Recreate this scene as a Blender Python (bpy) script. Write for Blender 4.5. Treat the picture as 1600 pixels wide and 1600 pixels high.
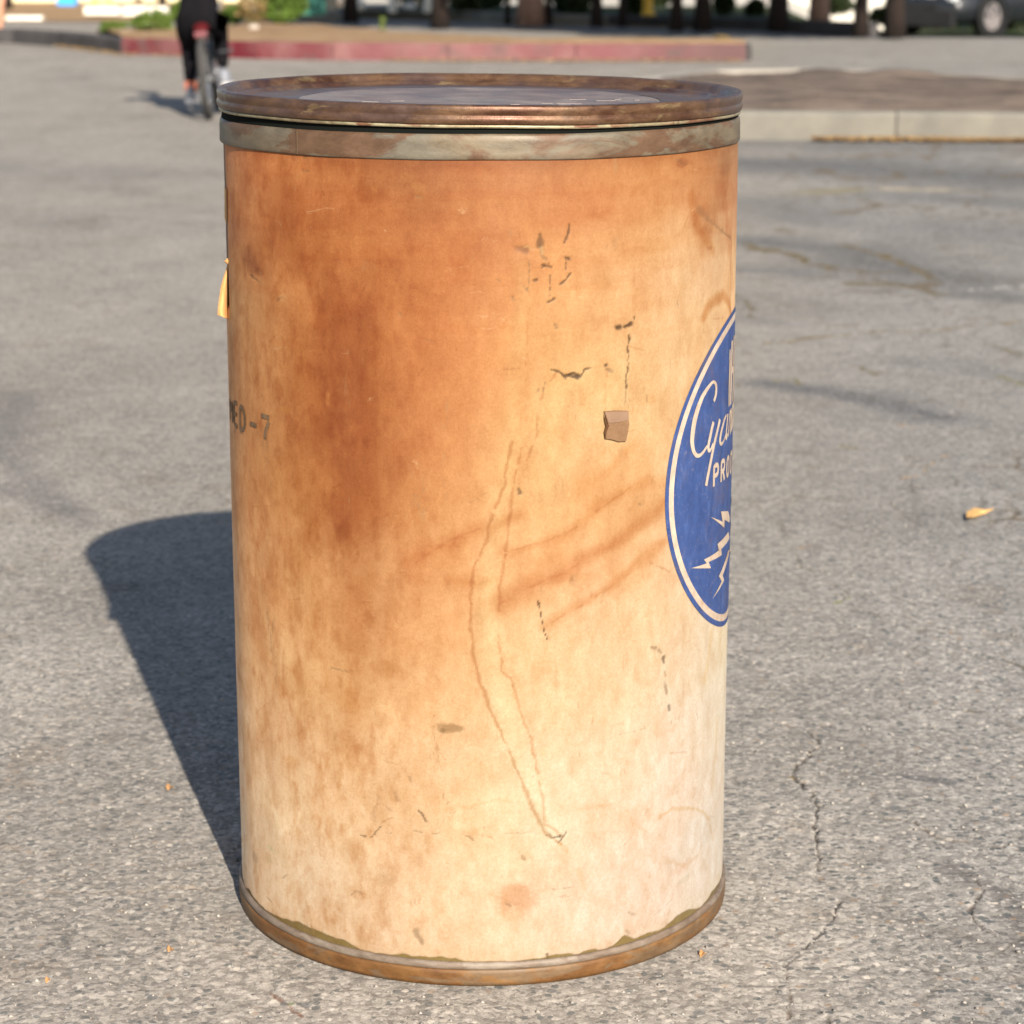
import bpy, bmesh, math, random
import numpy as np
from mathutils import Vector, Matrix
random.seed(7)
RNG = np.random.RandomState(7)
R_ = math.radians
for o in list(bpy.data.objects): bpy.data.objects.remove(o)
sc = bpy.context.scene
col = sc.collection

# ------------------------------------------------------------------ camera, world, sun, exposure
F, PIT, CH = 3702.43, 13.5653, 1.10337          # focal length in photo pixels, pitch down, camera height
DX, DY, RB = -0.0355, 2.6677, 0.2868            # drum axis and body radius
cam = bpy.data.cameras.new('camera'); cam_o = bpy.data.objects.new('camera', cam); col.objects.link(cam_o)
cam.sensor_width = 36; cam.lens = F / 1600 * 36
cam_o.location = (0, 0, CH); cam_o.rotation_euler = (R_(90 - PIT), 0, 0)
cam.clip_start = .05; cam.clip_end = 2000
cam.dof.use_dof = True; cam.dof.focus_distance = 2.40; cam.dof.aperture_fstop = 9.5
sc.camera = cam_o
SUN_EL, SUN_AZ = 29.1, 163.9                    # azimuth clockwise from +Y
sdir = Vector((math.sin(R_(SUN_AZ)) * math.cos(R_(SUN_EL)), math.cos(R_(SUN_AZ)) * math.cos(R_(SUN_EL)), math.sin(R_(SUN_EL))))
w = bpy.data.worlds.new('World'); sc.world = w; w.use_nodes = True
nt = w.node_tree; nt.nodes.clear()
sky = nt.nodes.new('ShaderNodeTexSky'); sky.sky_type = 'NISHITA'; sky.sun_disc = False
sky.sun_elevation = R_(SUN_EL); sky.sun_rotation = R_(SUN_AZ)
bg = nt.nodes.new('ShaderNodeBackground'); bg.inputs[1].default_value = .066
wo = nt.nodes.new('ShaderNodeOutputWorld')
nt.links.new(sky.outputs[0], bg.inputs[0]); nt.links.new(bg.outputs[0], wo.inputs[0])
sl = bpy.data.lights.new('sun', 'SUN'); sl.energy = 4.6; sl.angle = R_(.53); sl.color = (1, .92, .80)
sun = bpy.data.objects.new('sun', sl); col.objects.link(sun); sun.location = (3, -8, 10)
sun.rotation_euler = sdir.to_track_quat('Z', 'Y').to_euler()
vs = sc.view_settings; vs.view_transform = 'Standard'; vs.look = 'None'; vs.gamma = 1; vs.use_curve_mapping = False
vs.exposure = 1.1
EXPO = 2 ** vs.exposure
sc.cycles.max_bounces = 6; sc.cycles.use_denoising = True

# ------------------------------------------------------------------ helpers
CP, SP = math.cos(R_(PIT)), math.sin(R_(PIT))
def ray(x, y):
    u = (x - 800) / F; v = -(y - 800) / F
    return np.array([u, CP + v * SP, -SP + v * CP])
def gnd(x, y, z=0.0):                            # a photo pixel on the level z
    d = ray(x, y); t = (z - CH) / d[2]; return float(d[0] * t), float(d[1] * t)
def atY(x, y, Y):                                # a photo pixel at distance Y
    d = ray(x, y); t = Y / d[1]; return float(d[0] * t), Y, float(CH + d[2] * t)
def cyl(x, y, R=RB):                             # a photo pixel on the drum: arc length s, height z
    d = ray(x, y); o = np.array([-DX, -DY, CH]); A = d[0]**2 + d[1]**2; B = 2 * (o[0]*d[0] + o[1]*d[1]); C = o[0]**2 + o[1]**2 - R*R
    q = max(B*B - 4*A*C, 0); t = (-B - math.sqrt(q)) / (2*A); P = o + t * d
    return R * math.atan2(P[0], -P[1]), float(P[2])
def cpts(L): return np.array([cyl(*p) for p in L])

def hsh(ix, iy, seed):
    n = (ix.astype(np.int64) * 374761393 + iy.astype(np.int64) * 668265263 + seed * 1442695041) & 0xffffffff
    n = ((n ^ (n >> 13)) * 1274126177) & 0xffffffff
    n = (n ^ (n >> 16)) & 0xffff
    return n / 65535.0
def vn(x, y, seed=0):
    ix = np.floor(x); iy = np.floor(y); fx = x - ix; fy = y - iy
    fx = fx*fx*(3-2*fx); fy = fy*fy*(3-2*fy)
    a = hsh(ix, iy, seed); b = hsh(ix+1, iy, seed); c = hsh(ix, iy+1, seed); d = hsh(ix+1, iy+1, seed)
    return (a*(1-fx)+b*fx)*(1-fy) + (c*(1-fx)+d*fx)*fy
def fbm(x, y, seed=0, o=4):
    s = 0; a = .5; t = 0
    for i in range(o):
        s = s + a * vn(x * 2**i + 17.3*i, y * 2**i + 9.1*i, seed+i); t += a; a *= .55
    return s / t - .5
def sstep(e0, e1, x):
    t = np.clip((x - e0) / (e1 - e0), 0, 1); return t*t*(3-2*t)
def dpoly(X, Y, P):                              # distance to a polyline, and the run along it
    D = np.full(X.shape, 1e9); T = np.zeros(X.shape); L = 0
    for a, b in zip(P[:-1], P[1:]):
        ab = b - a; l2 = float(ab @ ab) + 1e-12
        t = np.clip(((X-a[0])*ab[0] + (Y-a[1])*ab[1]) / l2, 0, 1)
        d = np.hypot(X-a[0]-t*ab[0], Y-a[1]-t*ab[1]); m = d < D
        D = np.where(m, d, D); T = np.where(m, L + t*math.sqrt(l2), T); L += math.sqrt(l2)
    return D, T
def lin(c):
    c = np.asarray(c, float) / 255
    return np.where(c <= .04045, c/12.92, ((c+.055)/1.055)**2.4)

def link(o, parent=None):
    col.objects.link(o)
    if parent is not None: o.parent = parent
    return o
def tag(o, label=None, cat=None, group=None, kind=None):
    if label: o['label'] = label
    if cat: o['category'] = cat
    if group: o['group'] = group
    if kind: o['kind'] = kind
    return o
def empty(name, loc, rz=0, **k):
    o = bpy.data.objects.new(name, None); o.location = loc; o.rotation_euler = (0, 0, rz); o.empty_display_size = .1
    link(o); tag(o, **k); return o
def big_mesh(name, V, Q, mat, parent=None, smooth=True, attrs=None):
    me = bpy.data.meshes.new(name); V = np.asarray(V, np.float32); Q = np.asarray(Q, np.int32)
    me.vertices.add(len(V)); me.vertices.foreach_set('co', V.ravel())
    n, k = Q.shape
    me.loops.add(n*k); me.loops.foreach_set('vertex_index', Q.ravel())
    me.polygons.add(n); me.polygons.foreach_set('loop_start', np.arange(0, n*k, k, dtype=np.int32))
    me.update(calc_edges=True)
    if smooth: me.shade_smooth()
    for an, arr in (attrs or {}).items():
        if arr.ndim == 2:
            a = me.attributes.new(an, 'FLOAT_COLOR', 'POINT'); c = np.ones((len(V), 4), np.float32); c[:, :3] = arr
            a.data.foreach_set('color', c.ravel())
        else:
            a = me.attributes.new(an, 'FLOAT', 'POINT'); a.data.foreach_set('value', arr.astype(np.float32).ravel())
    me.materials.append(mat)
    return link(bpy.data.objects.new(name, me), parent)
def grid_quads(nr, nc, wrap=False):
    i = np.arange(nr-1)[:, None]; j = np.arange(nc if wrap else nc-1)[None, :]; j2 = (j+1) % nc
    a = i*nc+j; b = i*nc+j2; c = (i+1)*nc+j2; d = (i+1)*nc+j
    return np.stack([a, b, c, d], -1).reshape(-1, 4)
class MB:
    def __init__(s): s.bm = bmesh.new()
    def box(s, c, d, rot=None, bev=0, mi=0):
        m = Matrix.Translation(c) @ (rot.to_matrix().to_4x4() if rot is not None else Matrix()) @ Matrix.Diagonal((*d, 1))
        r = bmesh.ops.create_cube(s.bm, size=1, matrix=m); vs_ = r['verts']
        if bev:
            es = list({e for v in vs_ for e in v.link_edges})
            bmesh.ops.bevel(s.bm, geom=es, offset=bev, segments=2, profile=.7, affect='EDGES')
        return s
    def tube(s, pts, rad, n=10, cap=True, mi=0):
        pts = [Vector(p) for p in pts]; rs = rad if hasattr(rad, '__len__') else [rad]*len(pts)
        rings = []; up = None
        for i, p in enumerate(pts):
            t = (pts[min(i+1, len(pts)-1)] - pts[max(i-1, 0)]).normalized()
            if up is None: up = t.orthogonal().normalized()
            up = (up - t * up.dot(t)).normalized(); sd = t.cross(up)
            rings.append([s.bm.verts.new(p + (up*math.cos(a) + sd*math.sin(a)) * rs[i]) for a in [2*math.pi*k/n for k in range(n)]])
        for a, b in zip(rings[:-1], rings[1:]):
            for k in range(n):
                f = s.bm.faces.new((a[k], a[(k+1) % n], b[(k+1) % n], b[k])); f.material_index = mi
        if cap:
            f = s.bm.faces.new(rings[0][::-1]); f.material_index = mi
            f = s.bm.faces.new(rings[-1]); f.material_index = mi
        return s
    def lathe(s, prof, n=64, M=None, closed=False):
        M = M or Matrix(); rings = []
        for r, z in prof:
            rings.append([s.bm.verts.new(M @ Vector((r*math.cos(2*math.pi*k/n), r*math.sin(2*math.pi*k/n), z))) for k in range(n)])
        pr = list(zip(rings[:-1], rings[1:])) + ([(rings[-1], rings[0])] if closed else [])
        for a, b in pr:
            for k in range(n): s.bm.faces.new((a[k], a[(k+1) % n], b[(k+1) % n], b[k]))
        return s
    def blob(s, c, d, sub=2, amp=.15, seed=0):
        rr = random.Random(seed)
        r = bmesh.ops.create_icosphere(s.bm, subdivisions=sub, radius=.5)
        for v in r['verts']:
            v.co *= 1 + rr.uniform(-amp, amp); v.co = Vector((v.co.x*d[0], v.co.y*d[1], v.co.z*d[2])) + Vector(c)
        return s
    def face(s, pts): s.bm.faces.new([s.bm.verts.new(p) for p in pts]); return s
    def build(s, name, mats, parent=None, smooth=False, **k):
        bmesh.ops.recalc_face_normals(s.bm, faces=s.bm.faces)
        me = bpy.data.meshes.new(name); s.bm.to_mesh(me); s.bm.free()
        for m in (mats if isinstance(mats, (list, tuple)) else [mats]): me.materials.append(m)
        if smooth: me.shade_smooth()
        o = link(bpy.data.objects.new(name, me), parent); tag(o, **k); return o

class NT:
    def __init__(s, name):
        s.m = bpy.data.materials.new(name); s.m.use_nodes = True; s.t = s.m.node_tree; s.t.nodes.clear()
        s.out = s.n('OutputMaterial'); s.p = s.n('BsdfPrincipled'); s.l(s.p.outputs[0], s.out.inputs[0])
    def n(s, t, **k):
        x = s.t.nodes.new('ShaderNode' + t)
        for a, b in k.items(): setattr(x, a, b)
        return x
    def l(s, a, b): s.t.links.new(a, b)
    def coord(s): return s.n('TexCoord').outputs['Object']
    def mapped(s, sc_, v=None):
        m = s.n('Mapping'); s.l(v or s.coord(), m.inputs[0]); m.inputs['Scale'].default_value = sc_; return m.outputs[0]
    def noise(s, scale, detail=4, rough=.55, v=None, out='Fac', dist=0):
        x = s.n('TexNoise'); s.l(v or s.coord(), x.inputs['Vector']); x.inputs['Scale'].default_value = scale
        x.inputs['Detail'].default_value = detail; x.inputs['Roughness'].default_value = rough; x.inputs['Distortion'].default_value = dist
        return x.outputs[out]
    def ramp(s, f, stops, interp='LINEAR'):
        x = s.n('ValToRGB'); s.l(f, x.inputs[0]); e = x.color_ramp.elements; x.color_ramp.interpolation = interp
        while len(e) < len(stops): e.new(.5)
        for a, (p, c) in zip(e, stops):
            a.position = p; a.color = (*c, 1) if hasattr(c, '__len__') else (c, c, c, 1)
        return x.outputs[0]
    def mix(s, f, a, b, mode='MIX'):
        x = s.n('Mix', data_type='RGBA', blend_type=mode)
        for i, v in ((0, f), (6, a), (7, b)):
            if isinstance(v, bpy.types.NodeSocket): s.l(v, x.inputs[i])
            elif i == 0: x.inputs[0].default_value = v
            else: x.inputs[i].default_value = (*v, 1)
        return x.outputs[2]
    def math(s, op, a, b=0.0, c=None):
        x = s.n('Math', operation=op)
        for i, v in enumerate((a, b) if c is None else (a, b, c)):
            if isinstance(v, bpy.types.NodeSocket): s.l(v, x.inputs[i])
            else: x.inputs[i].default_value = v
        return x.outputs[0]
    def bump(s, h, dist=.001, st=1.0, nrm=None):
        x = s.n('Bump'); x.inputs['Strength'].default_value = st; x.inputs['Distance'].default_value = dist
        s.l(h, x.inputs['Height'])
        if nrm is not None: s.l(nrm, x.inputs['Normal'])
        s.l(x.outputs[0], s.p.inputs['Normal']); return x.outputs[0]
    def set(s, color=None, rough=.8, metal=0, spec=.3):
        if color is not None:
            if isinstance(color, bpy.types.NodeSocket): s.l(color, s.p.inputs['Base Color'])
            else: s.p.inputs['Base Color'].default_value = (*color, 1)
        for nme, v in (('Roughness', rough), ('Metallic', metal), ('Specular IOR Level', spec)):
            if isinstance(v, bpy.types.NodeSocket): s.l(v, s.p.inputs[nme])
            else: s.p.inputs[nme].default_value = v
        return s
def plain(name, c, rough=.7, metal=0, var=.25, scale=8, spec=.3, bump=0):
    t = NT(name); n = t.noise(scale, 5)
    cc = t.ramp(n, [(.25, tuple(v*(1-var) for v in c)), (.75, tuple(min(1, v*(1+var)) for v in c))])
    t.set(cc, rough, metal, spec)
    if bump: t.bump(t.noise(scale*4, 4), bump)
    return t.m

# ------------------------------------------------------------------ ground
def terrain(x, y):
    return -.56 * sstep(27.6, 37.5, y) * sstep(3.6, 5.0, x * 34 / np.maximum(y, 20))
def ground_paint(x, y):
    """albedo, aggregate contrast and relief of the asphalt at (x, y)"""
    big = fbm(x*.9, y*.45, 3); mid = fbm(x*4, y*2.6, 5); fine = fbm(x*28, y*28, 8, 3)
    base = np.array([.268, .241, .210])
    C = base[None] * (1 - .10*sstep(3, 5.5, y))[:, None] * (1 + .26*big + .34*mid + .30*fine)[:, None]
    right = sstep(.15, .75, x - .10*(y-2.4))
    C *= (1 - right[:, None] * np.array([.07, .035, -.01])[None])
    agg = .75 + .25*right + .3*mid
    agg = agg * (1 - .25*sstep(3, 6, y))
    st_ = fbm(x*84, y*84, 12, 3); near = 1 - sstep(3.4, 5.0, y); H = .0012*mid + .0016*fine + .003*big + .0034*st_*near
    C *= (1 + .35*st_*near)[:, None]
    def stroke(P, wd, colr, a=1., soft=1.0, depth=0., jit=.35, gap=0., seed=1):
        nonlocal C, H
        P = np.array([gnd(*q) for q in P]); pad = wd*4
        m = (x > P[:, 0].min()-pad) & (x < P[:, 0].max()+pad) & (y > P[:, 1].min()-pad) & (y < P[:, 1].max()+pad)
        if not m.any(): return
        xx, yy = x[m], y[m]
        wj = fbm(xx/wd*.35, yy/wd*.35, seed+31, 3)*wd*2.4; wk = fbm(xx/wd*.35+40, yy/wd*.35, seed+37, 3)*wd*2.4
        D, T = dpoly(xx+wj*jit*2, yy+wk*jit*2, P)
        ww = wd * (1 + jit*3*fbm(T/wd*.22, T*0, seed+5, 2))
        k = 1 - sstep(ww*(1-soft)*.5, ww*.5*(1+soft*.6), D)
        if gap: k = k * sstep(gap-.12, gap+.12, vn(T/wd*.12, T*0, seed+9))
        k = k*a
        C[m] = C[m]*(1-k[:, None]) + np.array(colr)[None]*k[:, None]
        H[m] -= depth*k
    DK = (.105, .100, .098); BL = (.055, .048, .042); MOSS = (.125, .088, .032); TAN = (.30, .225, .145); ORG = (.36, .19, .06); BLU = (.150, .148, .148)
    # worn darker bands and patches of the parking lot, right of the drum
    for i, (P, wd, c, a) in enumerate([
        ([(1120, 232), (1250, 230), (1330, 234), (1600, 236)], .30, BLU, .55),
        ([(1240, 262), (1330, 262), (1420, 272), (1480, 278), (1600, 288)], .32, (.13, .13, .132), .75),
        ([(1150, 262), (1300, 268)], .35, BLU, .4),
        ([(1380, 306), (1480, 312), (1600, 322)], .16, BLU, .6),
        ([(1150, 322), (1230, 330), (1290, 345)], .30, BLU, .5),
        ([(1440, 350), (1600, 360)], .34, BLU, .4),
        ([(1160, 372), (1230, 385), (1290, 400), (1370, 420), (1440, 440)], .20, (.14, .135, .132), .75),
        ([(1130, 415), (1200, 420)], .12, BLU, .5),
        ([(1480, 458), (1600, 468)], .12, (.13, .125, .12), .6),
        ([(1195, 600), (1260, 608), (1340, 618), (1420, 640), (1480, 655)], .075, (.135, .132, .135), .8),
        ([(1400, 620), (1460, 650)], .10, BLU, .5),
        ([(1150, 500), (1250, 512)], .08, BLU, .4),
        ([(1420, 560), (1600, 590)], .10, BLU, .25),
        ([(0, 620), (40, 690), (60, 760), (90, 800)], .06, (.16, .15, .15), .45),
        ([(0, 250), (120, 262), (230, 270)], .5, BLU, .22),
        ([(120, 330), (330, 345)], .3, BLU, .18),
        ([(10, 760), (90, 800), (150, 820)], .05, (.17, .155, .15), .5),
        ([(1430, 1210), (1480, 1218)], .02, (.12, .115, .12), .6),
        ([(1490, 1350), (1560, 1400), (1600, 1480)], .03, (.15, .135, .125), .55),
        ([(1400, 1440), (1600, 1500)], .03, (.17, .15, .13), .4),
    ]): stroke(P, wd*1.1*(2.3 if P[0][1] < 430 else 1.6), [v*.72 for v in c], min(1, a*1.3), 1.4, 0, .34, 0, 60+i)
    # cracks with moss and fallen leaf crumbs
    cr = [
        ([(1150, 372), (1189, 387), (1270, 411), (1318, 426), (1348, 444), (1405, 447), (1470, 462)], .030, MOSS, .75, .35),
        ([(1213, 357), (1270, 372), (1366, 396), (1429, 417), (1446, 437), (1500, 455)], .028, MOSS, .75, .40),
        ([(1150, 538), (1222, 534), (1290, 526), (1360, 520), (1465, 516), (1540, 507), (1600, 503)], .013, (.20, .145, .07), .9, .12),
        ([(1549, 540), (1585, 552), (1600, 556)], .012, MOSS, .8, 0), ([(1330, 570), (1378, 588)], .010, MOSS, .7, 0),
        ([(1520, 520), (1560, 548), (1600, 560)], .008, DK, .4, 0),
        ([(1165, 301), (1200, 302), (1270, 300), (1330, 298)], .09, (.25, .21, .11), .7, .2),
        ([(1396, 294), (1450, 295), (1510, 297)], .05, (.40, .34, .24), .8, .1),
        ([(1160, 245), (1290, 246), (1400, 240)], .05, TAN, .4, .3),
        ([(1505, 452), (1545, 450), (1592, 447)], .030, (.50, .47, .43), .9, 0),
        ([(1490, 444), (1540, 442), (1600, 438)], .022, (.26, .17, .06), .9, .25),
        ([(1145, 460), (1175, 480), (1180, 500)], .014, MOSS, .6, .3), ([(1160, 600), (1150, 605)], .012, MOSS, .6, 0),
        ([(1215, 595), (1238, 592), (1248, 600)], .010, (.15, .12, .05), .9, 0),
        ([(1290, 562), (1350, 580), (1400, 592), (1470, 592), (1600, 600)], .006, (.15, .13, .09), .6, .3),
        ([(1560, 588), (1600, 600)], .010, (.20, .17, .05), .8, .2),
        ([(1420, 648), (1450, 652), (1490, 648), (1600, 646)], .008, (.17, .13, .08), .7, .3),
        ([(1400, 664), (1430, 668)], .010, ORG, .5, 0), ([(1318, 697), (1340, 700)], .008, (.24, .18, .06), .85, 0),
        ([(1150, 695), (1250, 702), (1380, 704), (1440, 712), (1475, 714)], .004, (.17, .14, .10), .5, .3),
        ([(1410, 747), (1440, 742), (1450, 730), (1460, 718), (1478, 712)], .007, (.28, .16, .06), .9, .15),
        ([(1424, 748), (1428, 775)], .0045, BL, .75, 0), ([(1391, 784), (1412, 805), (1435, 822), (1475, 824)], .0042, (.11, .09, .07), .8, .1),
        ([(1145, 755), (1175, 757), (1220, 778), (1260, 784)], .0045, (.13, .11, .08), .8, .2),
        ([(1180, 817), (1220, 818), (1225, 842)], .0035, BL, .6, .1), ([(1340, 866), (1370, 870), (1400, 872)], .0055, (.09, .078, .065), .8, 0),
        ([(1236, 857), (1253, 884), (1281, 898), (1325, 925), (1315, 939), (1356, 956), (1432, 984), (1500, 990)], .0040, (.10, .085, .065), .8, .25),
        ([(1240, 858), (1250, 857), (1270, 852)], .0045, ORG, .8, 0), ([(1250, 883), (1268, 890)], .0045, MOSS, .9, 0), ([(1305, 942), (1325, 935)], .0055, (.15, .16, .03), .9, 0),
        ([(1395, 1085), (1411, 1098), (1425, 1108), (1470, 1105), (1520, 1111), (1600, 1122)], .0032, (.08, .065, .05), .8, .40),
        ([(1495, 1110), (1520, 1112)], .0040, (.20, .15, .04), .8, 0),
        ([(1263, 1142), (1281, 1162), (1263, 1180), (1243, 1200), (1239, 1214), (1267, 1238), (1277, 1262), (1272, 1300), (1282, 1340), (1276, 1375)], .0042, (.045, .036, .028), .95, .12),
        ([(1232, 1213), (1250, 1216)], .0036, (.20, .14, .02), .9, 0), ([(1258, 1158), (1280, 1163)], .0045, TAN, .8, 0),
        ([(1330, 1105), (1310, 1130), (1263, 1142), (1200, 1125), (1150, 1118)], .0028, (.10, .08, .065), .6, .4),
        ([(1277, 1259), (1330, 1272), (1427, 1285), (1465, 1309), (1527, 1318), (1600, 1328)], .0034, (.085, .062, .045), .85, .35),
        ([(1512, 1362), (1535, 1391), (1512, 1426), (1532, 1450), (1571, 1473), (1600, 1500)], .0034, (.07, .055, .045), .8, .25),
        ([(1560, 1110), (1600, 1180)], .002, DK, .4, .2),
        ([(1227, 1511), (1268, 1473), (1300, 1441), (1312, 1410)], .0028, (.05, .043, .036), .9, .15),
        ([(1227, 1511), (1235, 1560), (1230, 1600)], .0026, (.10, .07, .05), .7, .3),
        ([(1350, 1500), (1430, 1520), (1500, 1505)], .0022, DK, .6, .3),
        ([(1290, 1590), (1300, 1600)], .004, BL, .8, 0),
        ([(0, 1398), (80, 1393), (180, 1398), (250, 1388), (350, 1389)], .005, (.34, .275, .21), .6, .15),
        ([(250, 1470), (330, 1474), (378, 1480)], .004, (.33, .27, .20), .5, .2), ([(100, 1300), (160, 1290), (230, 1283), (280, 1278)], .005, (.32, .26, .20), .4, .2),
        ([(425, 1555), (450, 1570), (470, 1590)], .004, (.17, .08, .05), .8, .2), ([(452, 1570), (462, 1566)], .004, (.12, .17, .05), .8, 0),
        ([(160, 338), (205, 342)], .02, DK, .35, 0), ([(150, 1120), (120, 1128), (60, 1130)], .003, DK, .5, .3),
        ([(20, 1140), (60, 1130), (120, 1122)], .005, TAN, .4, .2),
    ]
    for i, (P, wd, c, a, gap) in enumerate(cr):
        if P[0][1] < 640: wd = wd*1.45; a = min(1, a*1.2); c = [v*.9 for v in c]
        elif max(c) < .12: c = [v*1.35 for v in c]; wd = wd*1.05
        stroke(P, wd, c, a, .6,   .0034 if max(c) < .14 and wd < .006 else .0010, .6, gap, 200+i)
    # fine alligator cracking: edges of a jittered cell pattern, broken up and stronger right of the drum
    for sc_, sd, wdt, am, cc in ((2.6, 7, .036, .85, np.array([.115, .082, .045])), (7.5, 19, .055, .55, np.array([.10, .085, .065]))):
        m = (y > 2.0) & (y < 15) & (np.abs(x) < y*.30); xx, yy = x[m]*sc_, y[m]*sc_; xx = xx + .5*fbm(xx*1.3, yy*1.3, sd, 4); yy = yy + .5*fbm(xx*1.3+40, yy*1.3, sd+1, 4)
        ix, iy = np.floor(xx), np.floor(yy); f1 = np.full(xx.shape, 9.); f2 = f1.copy()
        for a_ in (-1, 0, 1):
            for b_ in (-1, 0, 1):
                px = ix+a_+hsh(ix+a_, iy+b_, sd+2); py = iy+b_+hsh(ix+a_, iy+b_, sd+3); d = np.hypot(xx-px, yy-py)
                f2 = np.where(d < f1, f1, np.minimum(f2, d)); f1 = np.minimum(f1, d)
        far = 1 + .30*np.maximum(y[m]-3, 0); k = 1 - sstep(wdt*.25*far, wdt*far, f2-f1); k *= sstep(.40, .56, vn(xx*.8+9, yy*.8, sd+5)) * sstep(.25, .6, vn(xx*4, yy*4, sd+6)); k *= am*(.22+.78*right[m])
        C[m] = C[m]*(1-k[:, None]) + cc[None]*k[:, None]; H[m] -= .0016*k
    # pale sand that collects against the crack lines, patchy stains
    st = sstep(.14, .26, fbm(x*1.7, y*1.1, 90, 3)); C *= (1 - .10*st)[:, None]
    sp = sstep(.20, .30, fbm(x*9, y*7, 95, 3)); C *= (1 - sp[:, None]*np.array([.10, .13, .16])[None])
    sp = sstep(.22, .30, fbm(x*13+7, y*9, 97, 3)) * right; C = C*(1 - .25*sp[:, None]) + .25*sp[:, None]*np.array([.15, .14, .13])[None]
    return C, agg, H
r = [.25]
while r[-1] < 900:
    q = r[-1]
    if q < 2.05 or q > 60: q *= 1.12 if q < 1.9 else 1.03 if q < 2.1 else 1.10
    else: q += max(.0026, 1.75*(q*q + CH*CH)/(F*CH)*1.15)
    r.append(q)
r = np.array(r)
a1 = np.linspace(-14.2, 14.2, 640)
aa = np.concatenate([np.linspace(-180, -30, 40)[1:], np.linspace(-30, -14.2, 60)[1:-1], a1, np.linspace(14.2, 30, 60)[1:-1], np.linspace(30, 180, 40)])
AA, RR = np.meshgrid(np.radians(aa), r)
gx = (RR*np.sin(AA)).ravel(); gy = (RR*np.cos(AA)).ravel()
gc, ga, gh = ground_paint(gx, gy)
gz = gh * (1 - sstep(14, 22, np.hypot(gx, gy))) + terrain(gx, gy)
ndr = np.hypot(gx-DX, gy-DY); gz = np.where(ndr < .33, np.minimum(gz, -.0004), gz)

t = NT('asphalt')
co = t.coord()
att = t.n('Attribute'); att.attribute_name = 'paint'
agt = t.n('Attribute'); agt.attribute_name = 'aggregate'
wob = t.n('VectorMath', operation='ADD'); t.l(co, wob.inputs[0])
wn = t.n('TexNoise'); wn.inputs['Scale'].default_value = 260; wn.inputs['Detail'].default_value = 2; t.l(co, wn.inputs['Vector'])
wsx = t.n('VectorMath', operation='SCALE'); wsx.inputs[3].default_value = .0035; t.l(wn.outputs['Color'], wsx.inputs[0]); t.l(wsx.outputs[0], wob.inputs[1])
def voro(scale, feat='F1'):
    v = t.n('TexVoronoi', feature=feat); v.inputs['Scale'].default_value = scale; t.l(wob.outputs[0], v.inputs['Vector']); return v
v1 = voro(92); v2 = voro(165); v3 = voro(54)
s1 = t.n('SeparateColor'); t.l(v1.outputs['Color'], s1.inputs[0])
s2 = t.n('SeparateColor'); t.l(v2.outputs['Color'], s2.inputs[0])
s3 = t.n('SeparateColor'); t.l(v3.outputs['Color'], s3.inputs[0])
c = att.outputs['Color']
g = t.ramp(t.noise(420, 4, .7), [(.3, .72), (.7, 1.28)]); c = t.mix(1, c, g, 'MULTIPLY')
g = t.ramp(s2.outputs[0], [(0, .58), (.5, 1.0), (1, 1.48)]); c = t.mix(.75, c, g, 'MULTIPLY')
def stone(vor, sep, lo, hi, edge, colr, amt):
    m = t.math('GREATER_THAN', sep.outputs[1], lo); 
    if hi < 1: m = t.math('MULTIPLY', m, t.math('LESS_THAN', sep.outputs[1], hi))
    k = t.math('LESS_THAN', vor.outputs['Distance'], edge)
    m = t.math('MULTIPLY', t.math('MULTIPLY', m, k), t.math('MULTIPLY', agt.outputs['Fac'], amt))
    return m, colr
for (vor, sep, lo, hi, e, cc, am) in [(v1, s1, .875, 1, .44, (.075, .084, .084), .85), (v1, s1, .0, .09, .36, (.52, .46, .39), .85), (v2, s2, .93, 1, .45, (.44, .41, .37), .8),
                                      (v3, s3, .955, 1, .36, (.10, .104, .106), .8), (v3, s3, .0, .03, .30, (.38, .34, .29), .7), (v2, s2, .0, .07, .5, (.10, .098, .092), .75), (v1, s1, .84, .87, .4, (.28, .19, .12), .6)]:
    m, cc = stone(vor, sep, lo, hi, e, cc, am); c = t.mix(m, c, cc)
h = t.math('ADD', t.math('MULTIPLY', t.math('SUBTRACT', 1, v1.outputs['Distance']), .6), t.math('MULTIPLY', s1.outputs[2], .8))
h = t.math('ADD', h, t.math('MULTIPLY', t.math('SUBTRACT', 1, v2.outputs['Distance']), .5)); h = t.math('ADD', h, t.math('MULTIPLY', t.noise(500, 4, .7), .9))
t.set(c, .88, 0, .25); t.bump(h, .0016, .7)
M_asph = t.m
ground = big_mesh('ground', np.stack([gx, gy, gz], 1), grid_quads(len(r), len(aa)), M_asph, attrs={'paint': gc, 'aggregate': ga})
tag(ground, kind='structure')
del gx, gy, gc, ga, gh

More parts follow.
